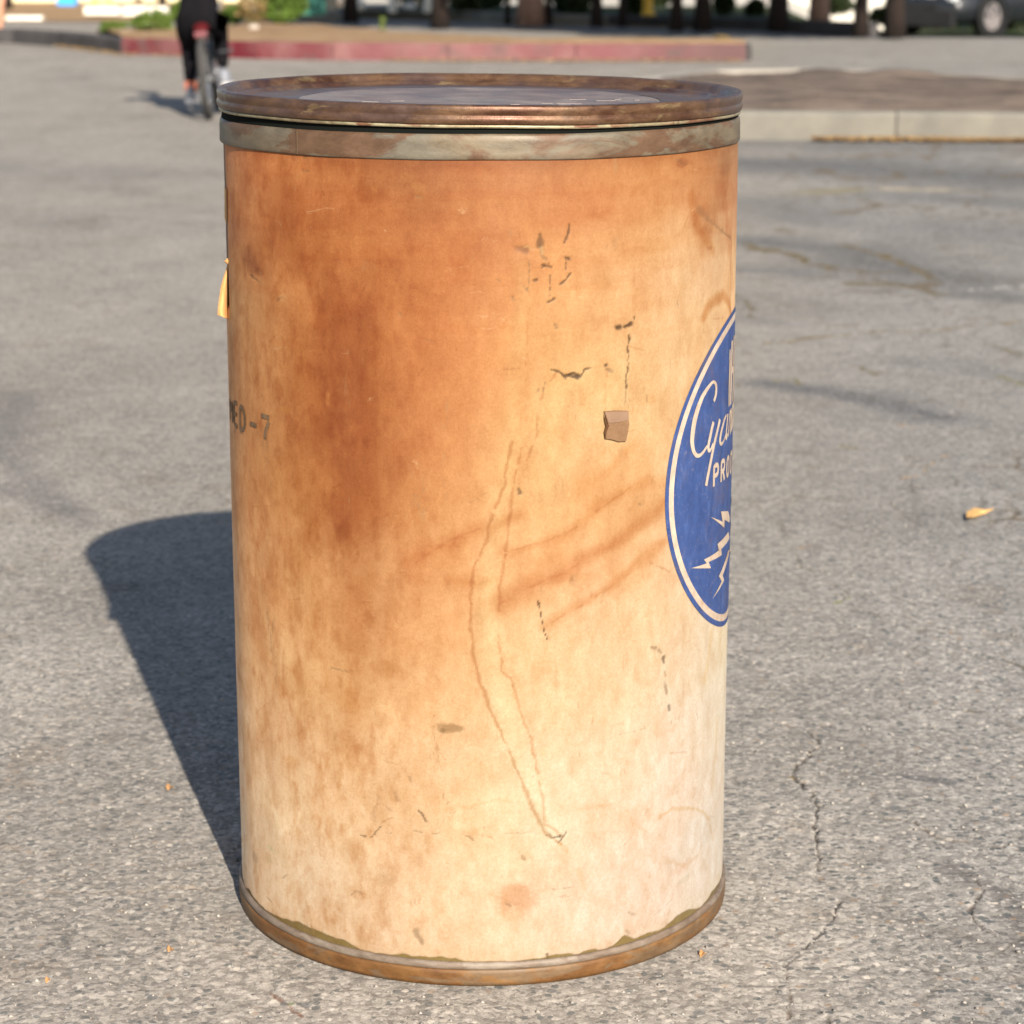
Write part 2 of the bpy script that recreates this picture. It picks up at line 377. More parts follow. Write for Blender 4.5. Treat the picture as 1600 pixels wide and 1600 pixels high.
# ------------------------------------------------------------------ drum
drum = empty('fiber_drum', (DX, DY, 0), label='tall stained cardboard drum with rusty metal lid and blue round emblem, standing on the asphalt', cat='drum')
def relight(th):                                  # light the sun and sky bring to the wall at angle th, per channel
    nl = np.sin(th)*sdir.x - np.cos(th)*sdir.y
    return 4.6*np.maximum(nl, 0)[..., None]*np.array([1, .92, .80]) + np.array([.62, .66, .68])
GX = [352, 380, 420, 470, 530, 590, 650, 720, 790, 860, 930, 1000, 1060, 1110, 1143]
GY = [255, 320, 390, 450, 520, 600, 700, 800, 900, 1000, 1100, 1200, 1300, 1400, 1500]
G = '''145,100,65 168,112,72 190,120,70 195,125,72 197,127,73 192,122,70 195,125,72 205,130,78 215,140,85 217,146,90 222,152,93 222,152,93 216,148,92 198,138,90 172,128,88
150,105,70 168,116,75 185,118,68 190,118,65 197,122,67 197,122,67 202,129,73 215,140,80 225,150,88 228,152,92 230,157,99 234,167,107 230,167,112 208,147,97 190,135,95
145,100,66 160,108,67 180,115,65 190,120,66 200,126,68 205,130,72 210,132,73 220,140,78 232,157,95 240,172,108 240,175,115 242,185,128 241,191,139 218,168,122 200,150,110
150,110,74 168,120,77 185,125,75 193,124,70 192,120,66 196,122,64 208,130,70 223,143,81 238,165,102 245,182,118 246,188,128 246,192,138 244,200,152 238,198,155 225,185,140
150,118,85 172,130,87 188,132,82 190,122,68 187,115,63 192,118,62 210,132,73 228,150,87 242,172,107 248,190,125 250,196,135 250,200,145 248,205,155 244,205,158 235,195,150
148,115,83 174,130,87 190,134,84 188,121,67 185,114,62 191,118,62 213,136,77 231,155,92 245,178,112 250,196,130 251,202,141 251,206,150 249,208,158 244,207,162 235,198,155
145,113,82 176,131,88 190,135,85 187,120,67 185,115,64 193,120,64 218,144,85 236,164,100 248,190,125 252,202,140 252,205,148 252,208,152 250,209,158 244,208,165 235,200,160
148,117,86 180,131,86 195,138,84 197,134,77 192,123,69 201,130,73 228,160,98 240,175,112 250,195,132 250,198,135 248,193,133 248,196,139 250,206,157 244,210,168 232,202,162
150,122,92 182,135,88 200,145,92 211,156,99 206,146,91 216,156,99 235,172,112 245,185,122 250,200,140 248,191,131 248,193,136 252,206,151 252,213,166 245,215,175 230,205,165
150,125,98 187,142,97 205,155,102 218,165,108 216,159,101 223,166,109 240,182,122 248,192,130 252,208,150 252,210,155 253,212,160 253,218,168 252,222,178 242,220,185 225,210,175
155,132,105 195,155,110 212,168,118 225,178,122 228,178,120 232,182,125 245,195,138 252,205,148 254,215,160 254,222,170 254,224,175 254,226,182 250,226,190 240,222,190 225,212,180
165,142,115 200,165,122 220,178,130 232,190,138 236,192,138 240,196,142 248,205,150 253,212,158 254,220,168 254,226,178 254,228,184 254,228,188 250,226,192 240,224,194 222,212,185
170,150,125 200,170,130 222,188,142 235,200,152 240,203,152 245,206,154 250,212,160 254,218,165 254,224,174 254,228,184 254,228,188 252,226,190 248,226,195 238,222,195 220,210,185
165,150,125 200,175,140 222,195,155 235,208,168 242,212,168 248,214,168 252,218,170 254,222,175 254,222,176 254,226,186 254,226,190 252,226,194 246,226,198 236,222,198 218,208,186
160,148,125 198,173,140 220,193,155 232,205,166 240,210,168 246,212,168 250,216,170 252,220,174 252,220,176 252,224,184 252,224,188 250,224,192 244,224,196 234,220,196 216,206,184'''
G = lin([[list(map(float, q.split(','))) for q in L.split()] for L in G.split('\n')])
gth = np.array([cyl(x, 700)[0]/RB for x in GX]); gzz = np.array([cyl(748, y)[1] for y in GY])
ALB = G / (relight(gth)[None] * EXPO / math.pi) * .93 * np.array([[[1.06, .985, .86]]]*8 + [[[1.10, 1.03, .97]]]*3 + [[[1.10, 1.04, 1.03]]]*4)
def paper_base(s, z):
    th = s / RB
    w1 = fbm(s*22, z*22, 11, 4); w2 = fbm(s*22+50, z*22, 13, 4)
    thq = np.clip(th + w1*.10, gth[0], gth[-1]); zq = z + w2*.035
    fi = np.interp(thq, gth, np.arange(len(gth))); fj = np.interp(-zq, -gzz, np.arange(len(gzz)))
    i0 = np.clip(fi.astype(int), 0, len(gth)-2); j0 = np.clip(fj.astype(int), 0, len(gzz)-2); a = (fi-i0)[:, None]; b = (fj-j0)[:, None]
    a = a*a*(3-2*a)*.5 + a*.5; b = b*b*(3-2*b)*.5 + b*.5
    return (ALB[j0, i0]*(1-a) + ALB[j0, i0+1]*a)*(1-b) + (ALB[j0+1, i0]*(1-a) + ALB[j0+1, i0+1]*a)*b
EMC = (.4005, .5245)                              # emblem centre on the unrolled wall
def drum_relief(s, z):                            # gentle unevenness of the wall, shared with what is printed on it
    return .0007*fbm(s*7, z*5, 21, 3) + .00035*fbm(s*26, z*20, 22, 3) + .0005*np.sin(z*9+s*5)*.5
def paint_drum(s, z):
    C = paper_base(s, z); H = drum_relief(s, z)
    left = 1 - sstep(-.16, .02, s); up = sstep(.50, .85, z); low = 1 - sstep(.05, .35, z)
    def mul(k, c):
        nonlocal C
        C = C * (1 - k[:, None]*(1-np.array(c)[None]))
    def to(k, c):
        nonlocal C
        C = C*(1-k[:, None]) + np.array(c)[None]*k[:, None]
    n = fbm(s*36, z*27, 31, 5); mul(sstep(-.08, .26, n)*left*.60, (.83, .71, .58))
    n = fbm(s*75, z*42, 32, 4); mul(sstep(-.02, .26, n)*(.25+.6*left), (.84, .72, .60))
    n = fbm(s*30+9, z*20, 33, 4); k = sstep(.05, .22, n)*(.25+.5*left); C = C*(1+k[:, None]*np.array([.14, .22, .30])[None])
    n = fbm(s*11, z*75, 34, 4); mul(sstep(0, .25, n)*up*.55, (.93, .83, .72))
    n = fbm(s*9, z*120, 35, 3); k = sstep(.05, .28, n)*up*.5; C = C*(1+k[:, None]*np.array([.07, .12, .15])[None])
    n = fbm(s*46, z*46, 36, 4); mul(sstep(.02, .28, n)*.5, (.92, .84, .76))
    n = fbm(s*160, z*130, 39, 3); mul(sstep(.08, .3, n)*(.25+.35*left), (.88, .78, .68)); n = fbm(s*5, z*3, 40, 3); C = C*(1+.14*n[:, None]*np.array([.7, 1.0, 1.2])[None])
    n = fbm(s*16, z*13, 37, 3); C = C*(1+.13*n[:, None]*np.array([.8, 1.1, 1.4])[None])
    n = fbm(s*120, z*12, 38, 3); k = left*sstep(.0, .3, n)*.4; mul(k, (.95, .88, .80))
    # the long brown run: straight crisp right edge, ragged left edge
    e1, z1 = cyl(590, 620); e0 = cyl(497, 620)[0]; zt, zb_ = cyl(540, 440)[1], cyl(540, 850)[1]
    wv = .004*fbm(z*40, s*40, 81, 3); wl = .05*fbm(z*10, s*14, 82, 3)
    k = sstep(e0-.012, e0+.014, s+wl)*(1-sstep(e1-.003, e1+.0035, s+wv))*sstep(zb_-.03, zb_+.05, z+wl)*(1-sstep(zt-.05, zt+.03, z+wl)); mul(k*.80, (.88, .78, .68))
    k = sstep(e0+.006, e0+.014, s+wl*.6)*(1-sstep(e1-.012, e1+.004, s+wv*2))*sstep(.30, .42, z+wl)*(1-sstep(.50, .56, z)); mul(k*.35, (.86, .76, .66))
    def stroke(P, wd, c, a=1., soft=.8, jit=.3, gap=0, rel=0., seed=0, mode='mul', taper=False):
        nonlocal H
        P = cpts(P); pad = wd*3
        m = (s > P[:, 0].min()-pad) & (s < P[:, 0].max()+pad) & (z > P[:, 1].min()-pad) & (z < P[:, 1].max()+pad)
        if not m.any(): return
        ss, zz = s[m], z[m]; fq = .35/wd
        D, T = dpoly(ss + fbm(ss*fq, zz*fq, seed+300, 3)*wd*jit*3, zz + fbm(ss*fq+30, zz*fq, seed+310, 3)*wd*jit*3, P)
        ww = wd*(1 + jit*2.5*fbm(T*fq, T*0, seed+320, 2))
        if taper: L = T.max()+1e-9; ww = ww*np.clip(1-np.abs(T/L*2-1)**3, .1, 1)
        k = 1 - sstep(ww*.5*(1-soft), ww*.5*(1+soft), D)
        if gap: k = k*sstep(gap-.1, gap+.1, vn(T*fq*.8, T*0, seed+330))
        k = k*a; kk = k[:, None]; c = np.array(c)[None]
        C[m] = C[m]*(1-kk*(1-c)) if mode == 'mul' else C[m]*(1-kk) + c*kk
        H[m] += rel*k
    BR = (.62, .45, .30); LB = (.85, .70, .55); RD = (.80, .60, .45)
    # diagonal drip stains right of the middle
    S = [([(786, 864), (884, 835), (935, 795), (990, 760), (1010, 748)], .010, (.86, .68, .50), .75, .9), ([(778, 944), (820, 920), (890, 890), (930, 866), (959, 849), (1000, 822), (1036, 783)], .011, (.78, .55, .36), .80, .9),
         ([(852, 976), (930, 933), (985, 895), (1039, 849)], .009, (.84, .64, .46), .8, .9), ([(640, 880), (700, 846), (749, 826), (810, 800)], .010, (.82, .62, .44), .75, .9),
         ([(913, 755), (950, 738), (985, 705)], .012, (.90, .74, .58), .8, .9), ([(700, 915), (726, 907), (760, 898)], .010, (.86, .70, .52), .8, .9), ([(620, 700), (660, 680)], .008, LB, .3, .9),
         ([(1000, 770), (1040, 748), (1045, 745)], .012, (.90, .75, .6), .6, .9), ([(930, 775), (985, 735)], .020, (.93, .80, .66), .6, 1), ([(950, 850), (1000, 815), (1040, 790)], .026, (.90, .76, .60), .6, 1), ([(800, 930), (870, 890)], .024, (.92, .80, .66), .7, 1),
         ([(800, 880), (870, 850)], .022, (.93, .82, .70), .6, 1), ([(960, 905), (1030, 855)], .020, (.92, .80, .66), .6, 1), ([(893, 900), (905, 935)], .010, LB, .5, 1), ([(640, 905), (705, 875)], .020, (.92, .80, .66), .6, 1)]
    for i, (P, wd, c, a, so) in enumerate(S): stroke(P, wd*1.35, [1-(1-v)*.85 for v in c], a, 1, .42, 0, 0, i)
    # the same drips have one crisp lower edge
    for i, P in enumerate([[(800, 860), (884, 835), (935, 797), (985, 762)], [(782, 943), (820, 921), (890, 890), (930, 866)], [(856, 975), (930, 933), (985, 896)], [(650, 878), (700, 846), (749, 826)]]):
        stroke(P, .0022, (.76, .56, .40), .5, .9, .5, .38, 0, 20+i)
    # long dribble of old glue: pale core, fine brown outlines, a little proud
    for P, wd in [([(815, 410), (812, 500), (808, 600), (802, 690), (786, 770), (768, 840), (757, 920), (760, 1000)], .014), ([(757, 920), (757, 1000), (765, 1050), (790, 1120), (815, 1200), (840, 1270), (865, 1305)], .020), ([(900, 590), (860, 610), (850, 700), (845, 760)], .018),
                  ([(962, 590), (962, 640)], .020)]:
        stroke(P, wd, (1.02, 1.12, 1.16), .85, 1, .3, .05, .0012, 30)
    for i, (P, wd, c, a, gap) in enumerate([
        ([(826, 410), (826, 470), (822, 560), (822, 700)], .0018, (.8, .62, .45), .45, .35), ([(800, 690), (793, 720), (788, 760), (770, 800), (757, 850), (740, 890), (735, 930), (735, 980), (740, 1030), (748, 1060), (762, 1100), (790, 1160), (812, 1215), (832, 1262), (850, 1300), (876, 1318)], .0030, (.70, .50, .34), .85, .12),
        ([(815, 700), (800, 770), (792, 850), (780, 920), (778, 980), (785, 1050), (798, 1060), (812, 1110), (830, 1155), (838, 1200), (848, 1250), (852, 1285), (880, 1308)], .0028, (.74, .54, .38), .75, .15),
        ([(870, 582), (850, 605), (842, 640), (838, 680), (824, 720)], .0022, (.72, .52, .36), .7, .3), ([(950, 572), (946, 600), (945, 650)], .0020, (.84, .66, .5), .6, .2),
        ([(876, 1318), (900, 1345), (912, 1390)], .0045, (.92, .80, .62), .6, .2), ([(730, 820), (700, 860)], .002, LB, .4, .3)]):
        stroke(P, wd, [1-(1-v)*.9 for v in c], a, .8, .5, gap, -.0003, 40+i)
    # cracks and flaked spots
    dk = (.034, .015, .004)
    for i, (P, wd, a, gap) in enumerate([
        ([(862, 578), (875, 581), (885, 589), (896, 584), (906, 588), (914, 577), (928, 573), (948, 571)], .0030, .85, .18), ([(878, 584), (884, 590)], .0050, .9, 0), ([(890, 586), (903, 589)], .0048, .9, 0),
        ([(984, 524), (981, 545), (982, 570), (978, 590), (978, 608)], .0024, .8, .15), ([(978, 608), (976, 640)], .0014, .5, .1), ([(963, 511), (969, 512)], .0045, .9, 0), ([(975, 511), (988, 505)], .0036, .9, 0), ([(990, 494), (992, 498)], .0028, .8, 0), ([(982, 524), (984, 530)], .0045, .7, 0),
        ([(888, 350), (889, 362), (883, 378)], .0028, .8, .1), ([(886, 400), (884, 420)], .0016, .7, .2), ([(884, 404), (889, 406)], .0034, .8, 0), ([(891, 427), (884, 436), (876, 443)], .0028, .8, .1),
        ([(843, 365), (844, 382)], .0055, .65, 0), ([(843, 384), (846, 400), (852, 407)], .0060, .55, .25), ([(848, 415), (860, 418)], .0030, .7, .2), ([(858, 405), (859, 440), (859, 462)], .0014, .7, .1), ([(856, 470), (866, 468)], .0038, .75, .2), ([(845, 420), (850, 416)], .002, .7, 0),
        ([(826, 405), (827, 432), (824, 455), (817, 445)], .0014, .6, .1), ([(835, 438), (840, 435)], .0030, .7, 0), ([(777, 436), (780, 440)], .002, .6, 0), ([(800, 464), (802, 470)], .0022, .6, 0), ([(866, 508), (871, 512)], .0028, .6, 0), ([(848, 611), (852, 597)], .0022, .6, 0), ([(841, 612), (843, 608)], .003, .5, 0),
        ([(949, 577), (955, 580)], .0034, .6, 0), ([(811, 765), (813, 772)], .0050, .7, 0), ([(842, 942), (847, 970), (851, 990), (855, 1000)], .0016, .95, 0), ([(841, 941), (843, 945)], .003, .8, 0),
        ([(745, 957), (744, 960)], .0022, .5, 0), ([(1019, 1011), (1024, 1014)], .0050, .6, 0), ([(1030, 1016), (1033, 1020)], .0046, .55, 0), ([(1036, 1027), (1038, 1034)], .0050, .7, 0), ([(1039, 1050), (1040, 1056)], .0025, .5, 0), ([(1039, 1068), (1042, 1082)], .0048, .6, .1), ([(1046, 1102), (1047, 1109)], .0044, .65, 0), ([(1049, 1125), (1050, 1130)], .002, .4, 0),
        ([(654, 1265), (660, 1275), (666, 1284)], .0026, .75, 0), ([(562, 1305), (580, 1308), (588, 1299), (594, 1293)], .0020, .65, .15), ([(603, 1300), (611, 1302)], .0016, .5, 0), ([(645, 1298), (655, 1300), (680, 1303), (692, 1300)], .0015, .5, .2), ([(729, 1306), (740, 1313)], .0022, .5, 0),
        ([(692, 1240), (694, 1252)], .0020, .4, .2), ([(700, 1253), (699, 1256)], .002, .4, 0), ([(512, 1047), (520, 1044), (532, 1048), (545, 1050)], .0018, .45, .1), ([(818, 1336), (820, 1343)], .0055, .6, 0), ([(792, 1411), (798, 1415)], .0036, .55, 0),
        ([(852, 1305), (862, 1309), (876, 1306)], .0018, .7, .2), ([(862, 1322), (874, 1316), (884, 1300)], .0020, .7, .3), ([(874, 1305), (877, 1312)], .0034, .75, 0), ([(858, 1303), (860, 1308)], .0030, .6, 0), ([(832, 1210), (831, 1217)], .0020, .5, 0),
        ([(862, 1390), (880, 1388), (897, 1386)], .0022, .5, .1), ([(872, 1402), (895, 1400)], .0024, .3, .1), ([(790, 1302), (812, 1302), (832, 1299)], .0018, .30, .1), ([(963, 1148), (985, 1145), (1010, 1138)], .0016, .35, .3),
        ([(646, 1455), (655, 1465), (661, 1472)], .0060, .55, .1), ([(548, 1400), (556, 1392), (565, 1397)], .0030, .35, .2), ([(590, 1235), (585, 1280)], .006, .20, .2), ([(618, 1238), (622, 1248)], .006, .30, .1), ([(605, 1262), (610, 1266)], .005, .30, 0), ([(415, 1401), (425, 1412)], .0032, .35, .2), ([(440, 1372), (448, 1366)], .0040, .35, .1),
        ([(983, 1425), (992, 1428)], .0040, .40, 0), ([(980, 1455), (984, 1460)], .0040, .4, 0), ([(855, 1490), (858, 1500)], .0030, .8, 0), ([(1010, 1440), (1050, 1405)], .0020, .2, .3), ([(640, 1215), (642, 1220)], .003, .4, 0), ([(1058, 470), (1060, 478)], .002, .4, 0), ([(1010, 618), (1012, 628)], .0030, .5, 0),
        ([(390, 430), (404, 441)], .0028, .55, 0), ([(432, 470), (440, 465), (455, 478)], .0030, .40, .2), ([(473, 248), (480, 244)], .0020, .6, 0), ([(470, 266), (482, 268)], .0030, .35, 0), ([(623, 490), (625, 493)], .003, .5, 0), ([(1094, 325), (1100, 335), (1112, 345)], .0075, .35, .1), ([(1115, 348), (1130, 362), (1143, 374)], .0045, .45, .1), ([(1060, 250), (1072, 256)], .007, .30, 0),
        ([(650, 307), (660, 308)], .0030, .35, 0), ([(725, 780), (735, 786), (760, 770)], .0014, .3, .2), ([(1000, 787), (1002, 790)], .0026, .5, 0), ([(893, 905), (897, 912)], .0060, .25, 0), ([(660, 530), (680, 534)], .0012, .3, .2)]):
        stroke(P, wd*.74, dk if a > .6 else (.11, .065, .030), a, .65, .6, gap, -.0009, 100+i, 'to')
    for P, wd, c, a in [([(815, 388), (823, 392), (829, 396)], .011, (.12, .050, .018), .8), ([(820, 385), (826, 383)], .003, (.30, .21, .09), .5), ([(846, 390), (848, 396)], .005, (.30, .20, .09), .5), ([(828, 386), (831, 390)], .003, (.28, .19, .09), .4)]:
        stroke(P, wd, c, a, .7, .6, .1, -.0007, 170, 'to')
    # soft blotches
    for i, (x, y, w_, h_, c, a) in enumerate([
        (702, 1138, 24, 8, (.50, .46, .36), .85), (690, 1141, 8, 4, (.5, .45, .35), .6), (812, 1400, 34, 26, (.84, .62, .48), .85), (805, 1425, 25, 16, (.93, .82, .72), .7), (655, 300, 10, 12, (1.12, 1.25, 1.2), .9), (585, 296, 5, 5, (1.15, 1.3, 1.25), .8), (646, 290, 5, 5, (1.1, 1.2, 1.1), .8),
        (512, 625, 4, 14, (1.35, 1.7, 2.0), .85), (414, 392, 6, 8, (1.2, 1.4, 1.4), .6), (442, 465, 7, 6, (1.15, 1.35, 1.6), .7), (445, 640, 9, 5, (1.15, 1.3, 1.1), .6), (385, 400, 10, 16, (.55, .40, .34), .5), (392, 415, 14, 14, (.60, .45, .38), .6), (404, 425, 8, 8, (.6, .45, .4), .6),
        (424, 1327, 9, 5, (.72, .95, .85), .5), (420, 1343, 7, 5, (.75, .95, .85), .4), (398, 1340, 6, 10, (.55, .50, .45), .5), (562, 470, 40, 22, (.90, .75, .70), .4), (540, 520, 30, 70, (.93, .86, .78), .4), (500, 600, 26, 90, (.93, .84, .74), .5), (570, 640, 26, 60, (.88, .74, .62), .55),
        (545, 800, 26, 40, (.90, .78, .68), .6), (533, 830, 12, 26, (.84, .72, .62), .5), (560, 950, 22, 50, (.88, .74, .62), .6), (556, 1000, 26, 24, (.90, .80, .70), .6), (545, 1095, 22, 24, (.88, .76, .62), .6), (545, 1180, 18, 30, (.90, .80, .66), .5), (430, 930, 22, 60, (.88, .74, .62), .55), (405, 1000, 14, 50, (.86, .72, .58), .6),
        (436, 1075, 12, 20, (.84, .68, .50), .6), (415, 1150, 16, 40, (.86, .76, .62), .5), (456, 1190, 12, 12, (.86, .74, .54), .5), (470, 880, 18, 24, (.90, .78, .64), .5), (700, 400, 60, 30, (.92, .82, .72), .45), (775, 388, 55, 34, (.85, .74, .64), .55), (640, 340, 120, 14, (.92, .84, .76), .5), (470, 330, 40, 30, (.92, .84, .76), .5), (900, 300, 90, 16, (.93, .85, .78), .5), (680, 560, 50, 60, (.95, .87, .78), .3), (1000, 335, 50, 20, (.93, .84, .76), .45), (940, 330, 20, 14, (.9, .78, .68), .45),
        (990, 395, 22, 10, (.86, .70, .56), .4), (960, 380, 8, 12, (.75, .85, .95), .35), (1075, 300, 40, 60, (.92, .80, .70), .3), (1105, 345, 20, 26, (.76, .58, .44), .55), (1100, 375, 14, 22, (.84, .68, .52), .55), (1128, 300, 10, 30, (.82, .68, .58), .6), (1133, 255, 12, 20, (.72, .72, .74), .6), (1068, 255, 14, 7, (.66, .5, .44), .6),
        (1115, 380, 12, 20, (1.05, 1.15, 1.2), .5), (1108, 388, 6, 4, (.7, .5, .4), .5), (1095, 1300, 26, 36, (.90, .93, .94), .5), (1055, 1345, 18, 16, (.88, .9, .88), .4), (1060, 1360, 14, 8, (.95, .82, .74), .6), (1015, 625, 12, 10, (.9, .76, .62), .5), (660, 960, 60, 30, (.95, .87, .78), .4), (620, 1010, 40, 20, (.95, .86, .76), .5),
        (740, 1190, 40, 20, (.97, .90, .84), .5), (660, 1260, 50, 30, (.96, .88, .80), .5), (600, 1370, 24, 14, (.84, .82, .78), .4), (560, 1440, 20, 14, (.88, .86, .82), .4), (500, 1430, 30, 20, (.97, .93, .88), .5), (690, 1440, 20, 30, (.97, .9, .84), .5), (520, 1440, 6, 5, (.85, .75, .65), .5),
        (880, 680, 40, 30, (.99, .93, .86), .4), (870, 430, 40, 30, (.98, .90, .82), .4), (1090, 560, 12, 40, (.98, .88, .76), .5), (770, 250, 60, 8, (.93, .84, .75), .5), (893, 905, 4, 4, (.75, .6, .4), .6), (925, 930, 4, 4, (.7, .5, .3), .4)]):
        s0, z0 = cyl(x, y); kx = abs(cyl(min(x+4, 1144), y)[0]-s0)/4 + 1e-6 if x < 1140 else .002; kz = 1/1400.
        W, Hh = w_*kx, h_*kz; mm = (abs(s-s0) < W*2.2) & (abs(z-z0) < Hh*2.2); ss, zz = s[mm], z[mm]
        fq = .9/max(min(W, Hh), .002); d = np.hypot((ss-s0)/W, (zz-z0)/Hh) + fbm(ss*fq, zz*fq, 400+i, 3)*1.0
        k = (a*(1-sstep(.45, 1.25, d)))[:, None]; C[mm] = C[mm]*(1-k*(1-np.array(c)[None]))
    # ring stains at the right edge
    for i, (P, wd, c, a) in enumerate([([(1100, 495), (1106, 478), (1118, 466), (1130, 462), (1138, 475), (1141, 490)], .011, (.72, .48, .26), .8), ([(1080, 300), (1082, 330), (1090, 352), (1102, 378), (1112, 388)], .010, (.86, .68, .48), .7), ([(1130, 300), (1138, 360), (1143, 420)], .012, (.85, .68, .55), .6),
        ([(1030, 1278), (1050, 1264), (1078, 1262), (1098, 1268), (1108, 1280)], .0042, (.88, .74, .52), .7), ([(1108, 1290), (1114, 1312)], .004, (.85, .7, .5), .6), ([(1045, 1345), (1070, 1352), (1090, 1338), (1095, 1320)], .004, (.88, .74, .6), .6), ([(1060, 1378), (1075, 1370)], .006, (.8, .82, .78), .6),
        ([(980, 1265), (990, 1290), (1010, 1300)], .004, (.95, .85, .74), .7), ([(905, 1265), (960, 1255)], .003, (.93, .84, .74), .6), ([(1100, 1060), (1108, 1020), (1112, 990)], .010, (.96, .86, .68), .7), ([(1112, 1230), (1118, 1180), (1120, 1120)], .008, (.95, .87, .72), .6), ([(740, 1258), (775, 1250), (800, 1252)], .0026, (.92, .78, .66), .6),
        ([(745, 1262), (720, 1258), (700, 1265)], .005, (.93, .8, .68), .5), ([(1143, 380), (1141, 440), (1140, 500)], .006, (.75, .62, .45), .6)]): stroke(P, wd, c, a, .8, .35, 0, 0, 500+i)
    # olive glue seam along the bottom edge, darker tone under the top band
    e = .0286 + .006*np.maximum(fbm(s*26, s*0, 61, 3), -.1)*2 + .0022*fbm(s*120, s*0, 62, 3)
    e = e + .007*np.exp(-((s-cyl(470, 1440)[0])/.05)**2) + .008*np.exp(-((s-cyl(975, 1475)[0])/.010)**2) + .006*np.exp(-((s-cyl(1065, 1440)[0])/.03)**2)
    to((1-sstep(-.0008, .0010, z-e))*.9, (.105, .072, .015))
    H -= .0007*(1-sstep(-.0008, .0010, z-e))
    mul((1-sstep(0, .022, z-e))*.35, (.9, .86, .74))
    mul(sstep(.874, .892, z + .01*fbm(s*20, s*0, 63, 3))*.55, (.70, .58, .48))
    rs_ = np.random.RandomState(17)
    for i in range(150):
        x0, y0 = rs_.uniform(372, 1120), rs_.uniform(255, 1480); L_, an = rs_.uniform(4, 46)*rs_.rand()+3, rs_.normal(0, .35) + (math.pi/2 if rs_.rand() < .35 else 0)
        lt = rs_.rand() < .45; stroke([(x0, y0), (min(x0+L_*math.cos(an), 1130), y0+L_*math.sin(an))], rs_.uniform(.0008, .0016), (1.16, 1.22, 1.25) if lt else (.70, .56, .44), rs_.uniform(.25, .7), .6, .5, .2, 0, 900+i)
    # torn outer ply at the left edge: the brown inner wall shows and lies lower
    sl_ = cyl(354, 330)[0]; te = sl_ + .006*fbm(z*30, z*0, 65, 3)
    k = (1-sstep(-.0006, .0006, s-te))*sstep(.705, .712, z)*(s > -.62); H -= .0020*k; to(k*.92, (.10, .062, .034))
    k = (1-sstep(0, .0022, abs(s-te-.0018)))*sstep(.705, .712, z)*.7; to(k, (.36, .16, .07))
    to(((abs(s-te+.006) < .004) & (z > .775) & (z < .84)).astype(float)*.8, (.02, .016, .014))
    return C, H
ths = np.concatenate([np.linspace(-104, 104, 620), np.linspace(104, 256, 90)[1:-1]])
S1, Z1 = np.meshgrid(np.radians(ths)*RB, np.linspace(.018, .9, 720)); sh = S1.shape
s_, z_ = S1.ravel(), Z1.ravel()
ss_ = np.where(s_ > math.radians(180)*RB, s_ - 2*math.pi*RB, s_)
pc, ph = paint_drum(ss_, z_)
th = s_/RB; rr = RB + ph
t = NT('kraft_paper_wall'); att = t.n('Attribute'); att.attribute_name = 'paint'
co = t.coord(); c = att.outputs['Color']
c = t.mix(1, c, t.ramp(t.noise(350, 5, .7), [(.3, (.91, .87, .82)), (.7, (1.09, 1.12, 1.16))]), 'MULTIPLY')
c = t.mix(1, c, t.ramp(t.noise(60, 6, .7, t.mapped((1, 1, .5))), [(.3, (.90, .84, .77)), (.7, (1.06, 1.10, 1.16))]), 'MULTIPLY')
c = t.mix(t.ramp(t.noise(38, 8, .8, t.mapped((1, 1, .35)), dist=.3), [(.60, 0), (.67, .5)]), c, (.20, .105, .045))
c = t.mix(t.ramp(t.noise(27, 8, .8, t.mapped((.8, .8, 1.6)), dist=.5), [(.62, 0), (.70, .4)]), c, (.42, .27, .14))
c = t.mix(t.ramp(t.noise(140, 5, .75), [(.66, 0), (.76, .35)]), c, (.17, .12, .07))
t.set(c, t.ramp(t.noise(20, 4), [(.3, .55), (.7, .75)]), 0, .30)
hh = t.math('ADD', t.noise(900, 3, .6), t.math('MULTIPLY', t.noise(90, 4, .6, t.mapped((1, 1, .4))), 2.2)); t.bump(hh, .00035, .5)
M_paper = t.m
big_mesh('body', np.stack([np.sin(th)*rr, -np.cos(th)*rr, z_], 1), grid_quads(sh[0], sh[1], True), M_paper, drum, attrs={'paint': pc})

def onwall(s, z, off):
    s = np.asarray(s, float); z = np.asarray(z, float); r_ = RB + drum_relief(s, z) + off; a = s/RB
    return np.stack([np.sin(a)*r_, -np.cos(a)*r_, z], -1)
# printed ink
t = NT('blue_ink'); n = t.noise(60, 6, .65, t.mapped((1, 1, .6)))
c = t.ramp(n, [(.3, (.022, .042, .130)), (.55, (.032, .060, .175)), (.8, (.058, .098, .24))])
c = t.mix(t.ramp(t.noise(150, 6, .8), [(.56, 0), (.72, .6)]), c, (.17, .15, .19)); c = t.mix(t.ramp(t.noise(16, 6, .75, dist=.4), [(.50, 0), (.66, .55)]), c, (.075, .060, .085))
c = t.mix(t.ramp(t.noise(25, 5, .7, t.mapped((1, 1, .35))), [(.60, 0), (.75, .3)]), c, (.085, .12, .24)); t.set(c, .65, 0, .2); t.bump(t.noise(500, 4), .0003, .5)
M_blue = t.m
t = NT('cream_ink'); c = t.ramp(t.noise(70, 6, .7), [(.3, (.34, .255, .19)), (.7, (.48, .39, .31))]); c = t.mix(t.ramp(t.noise(26, 6, .75), [(.50, 0), (.70, .6)]), c, (.28, .16, .10)); t.set(c, .6, 0, .25); M_cream = t.m
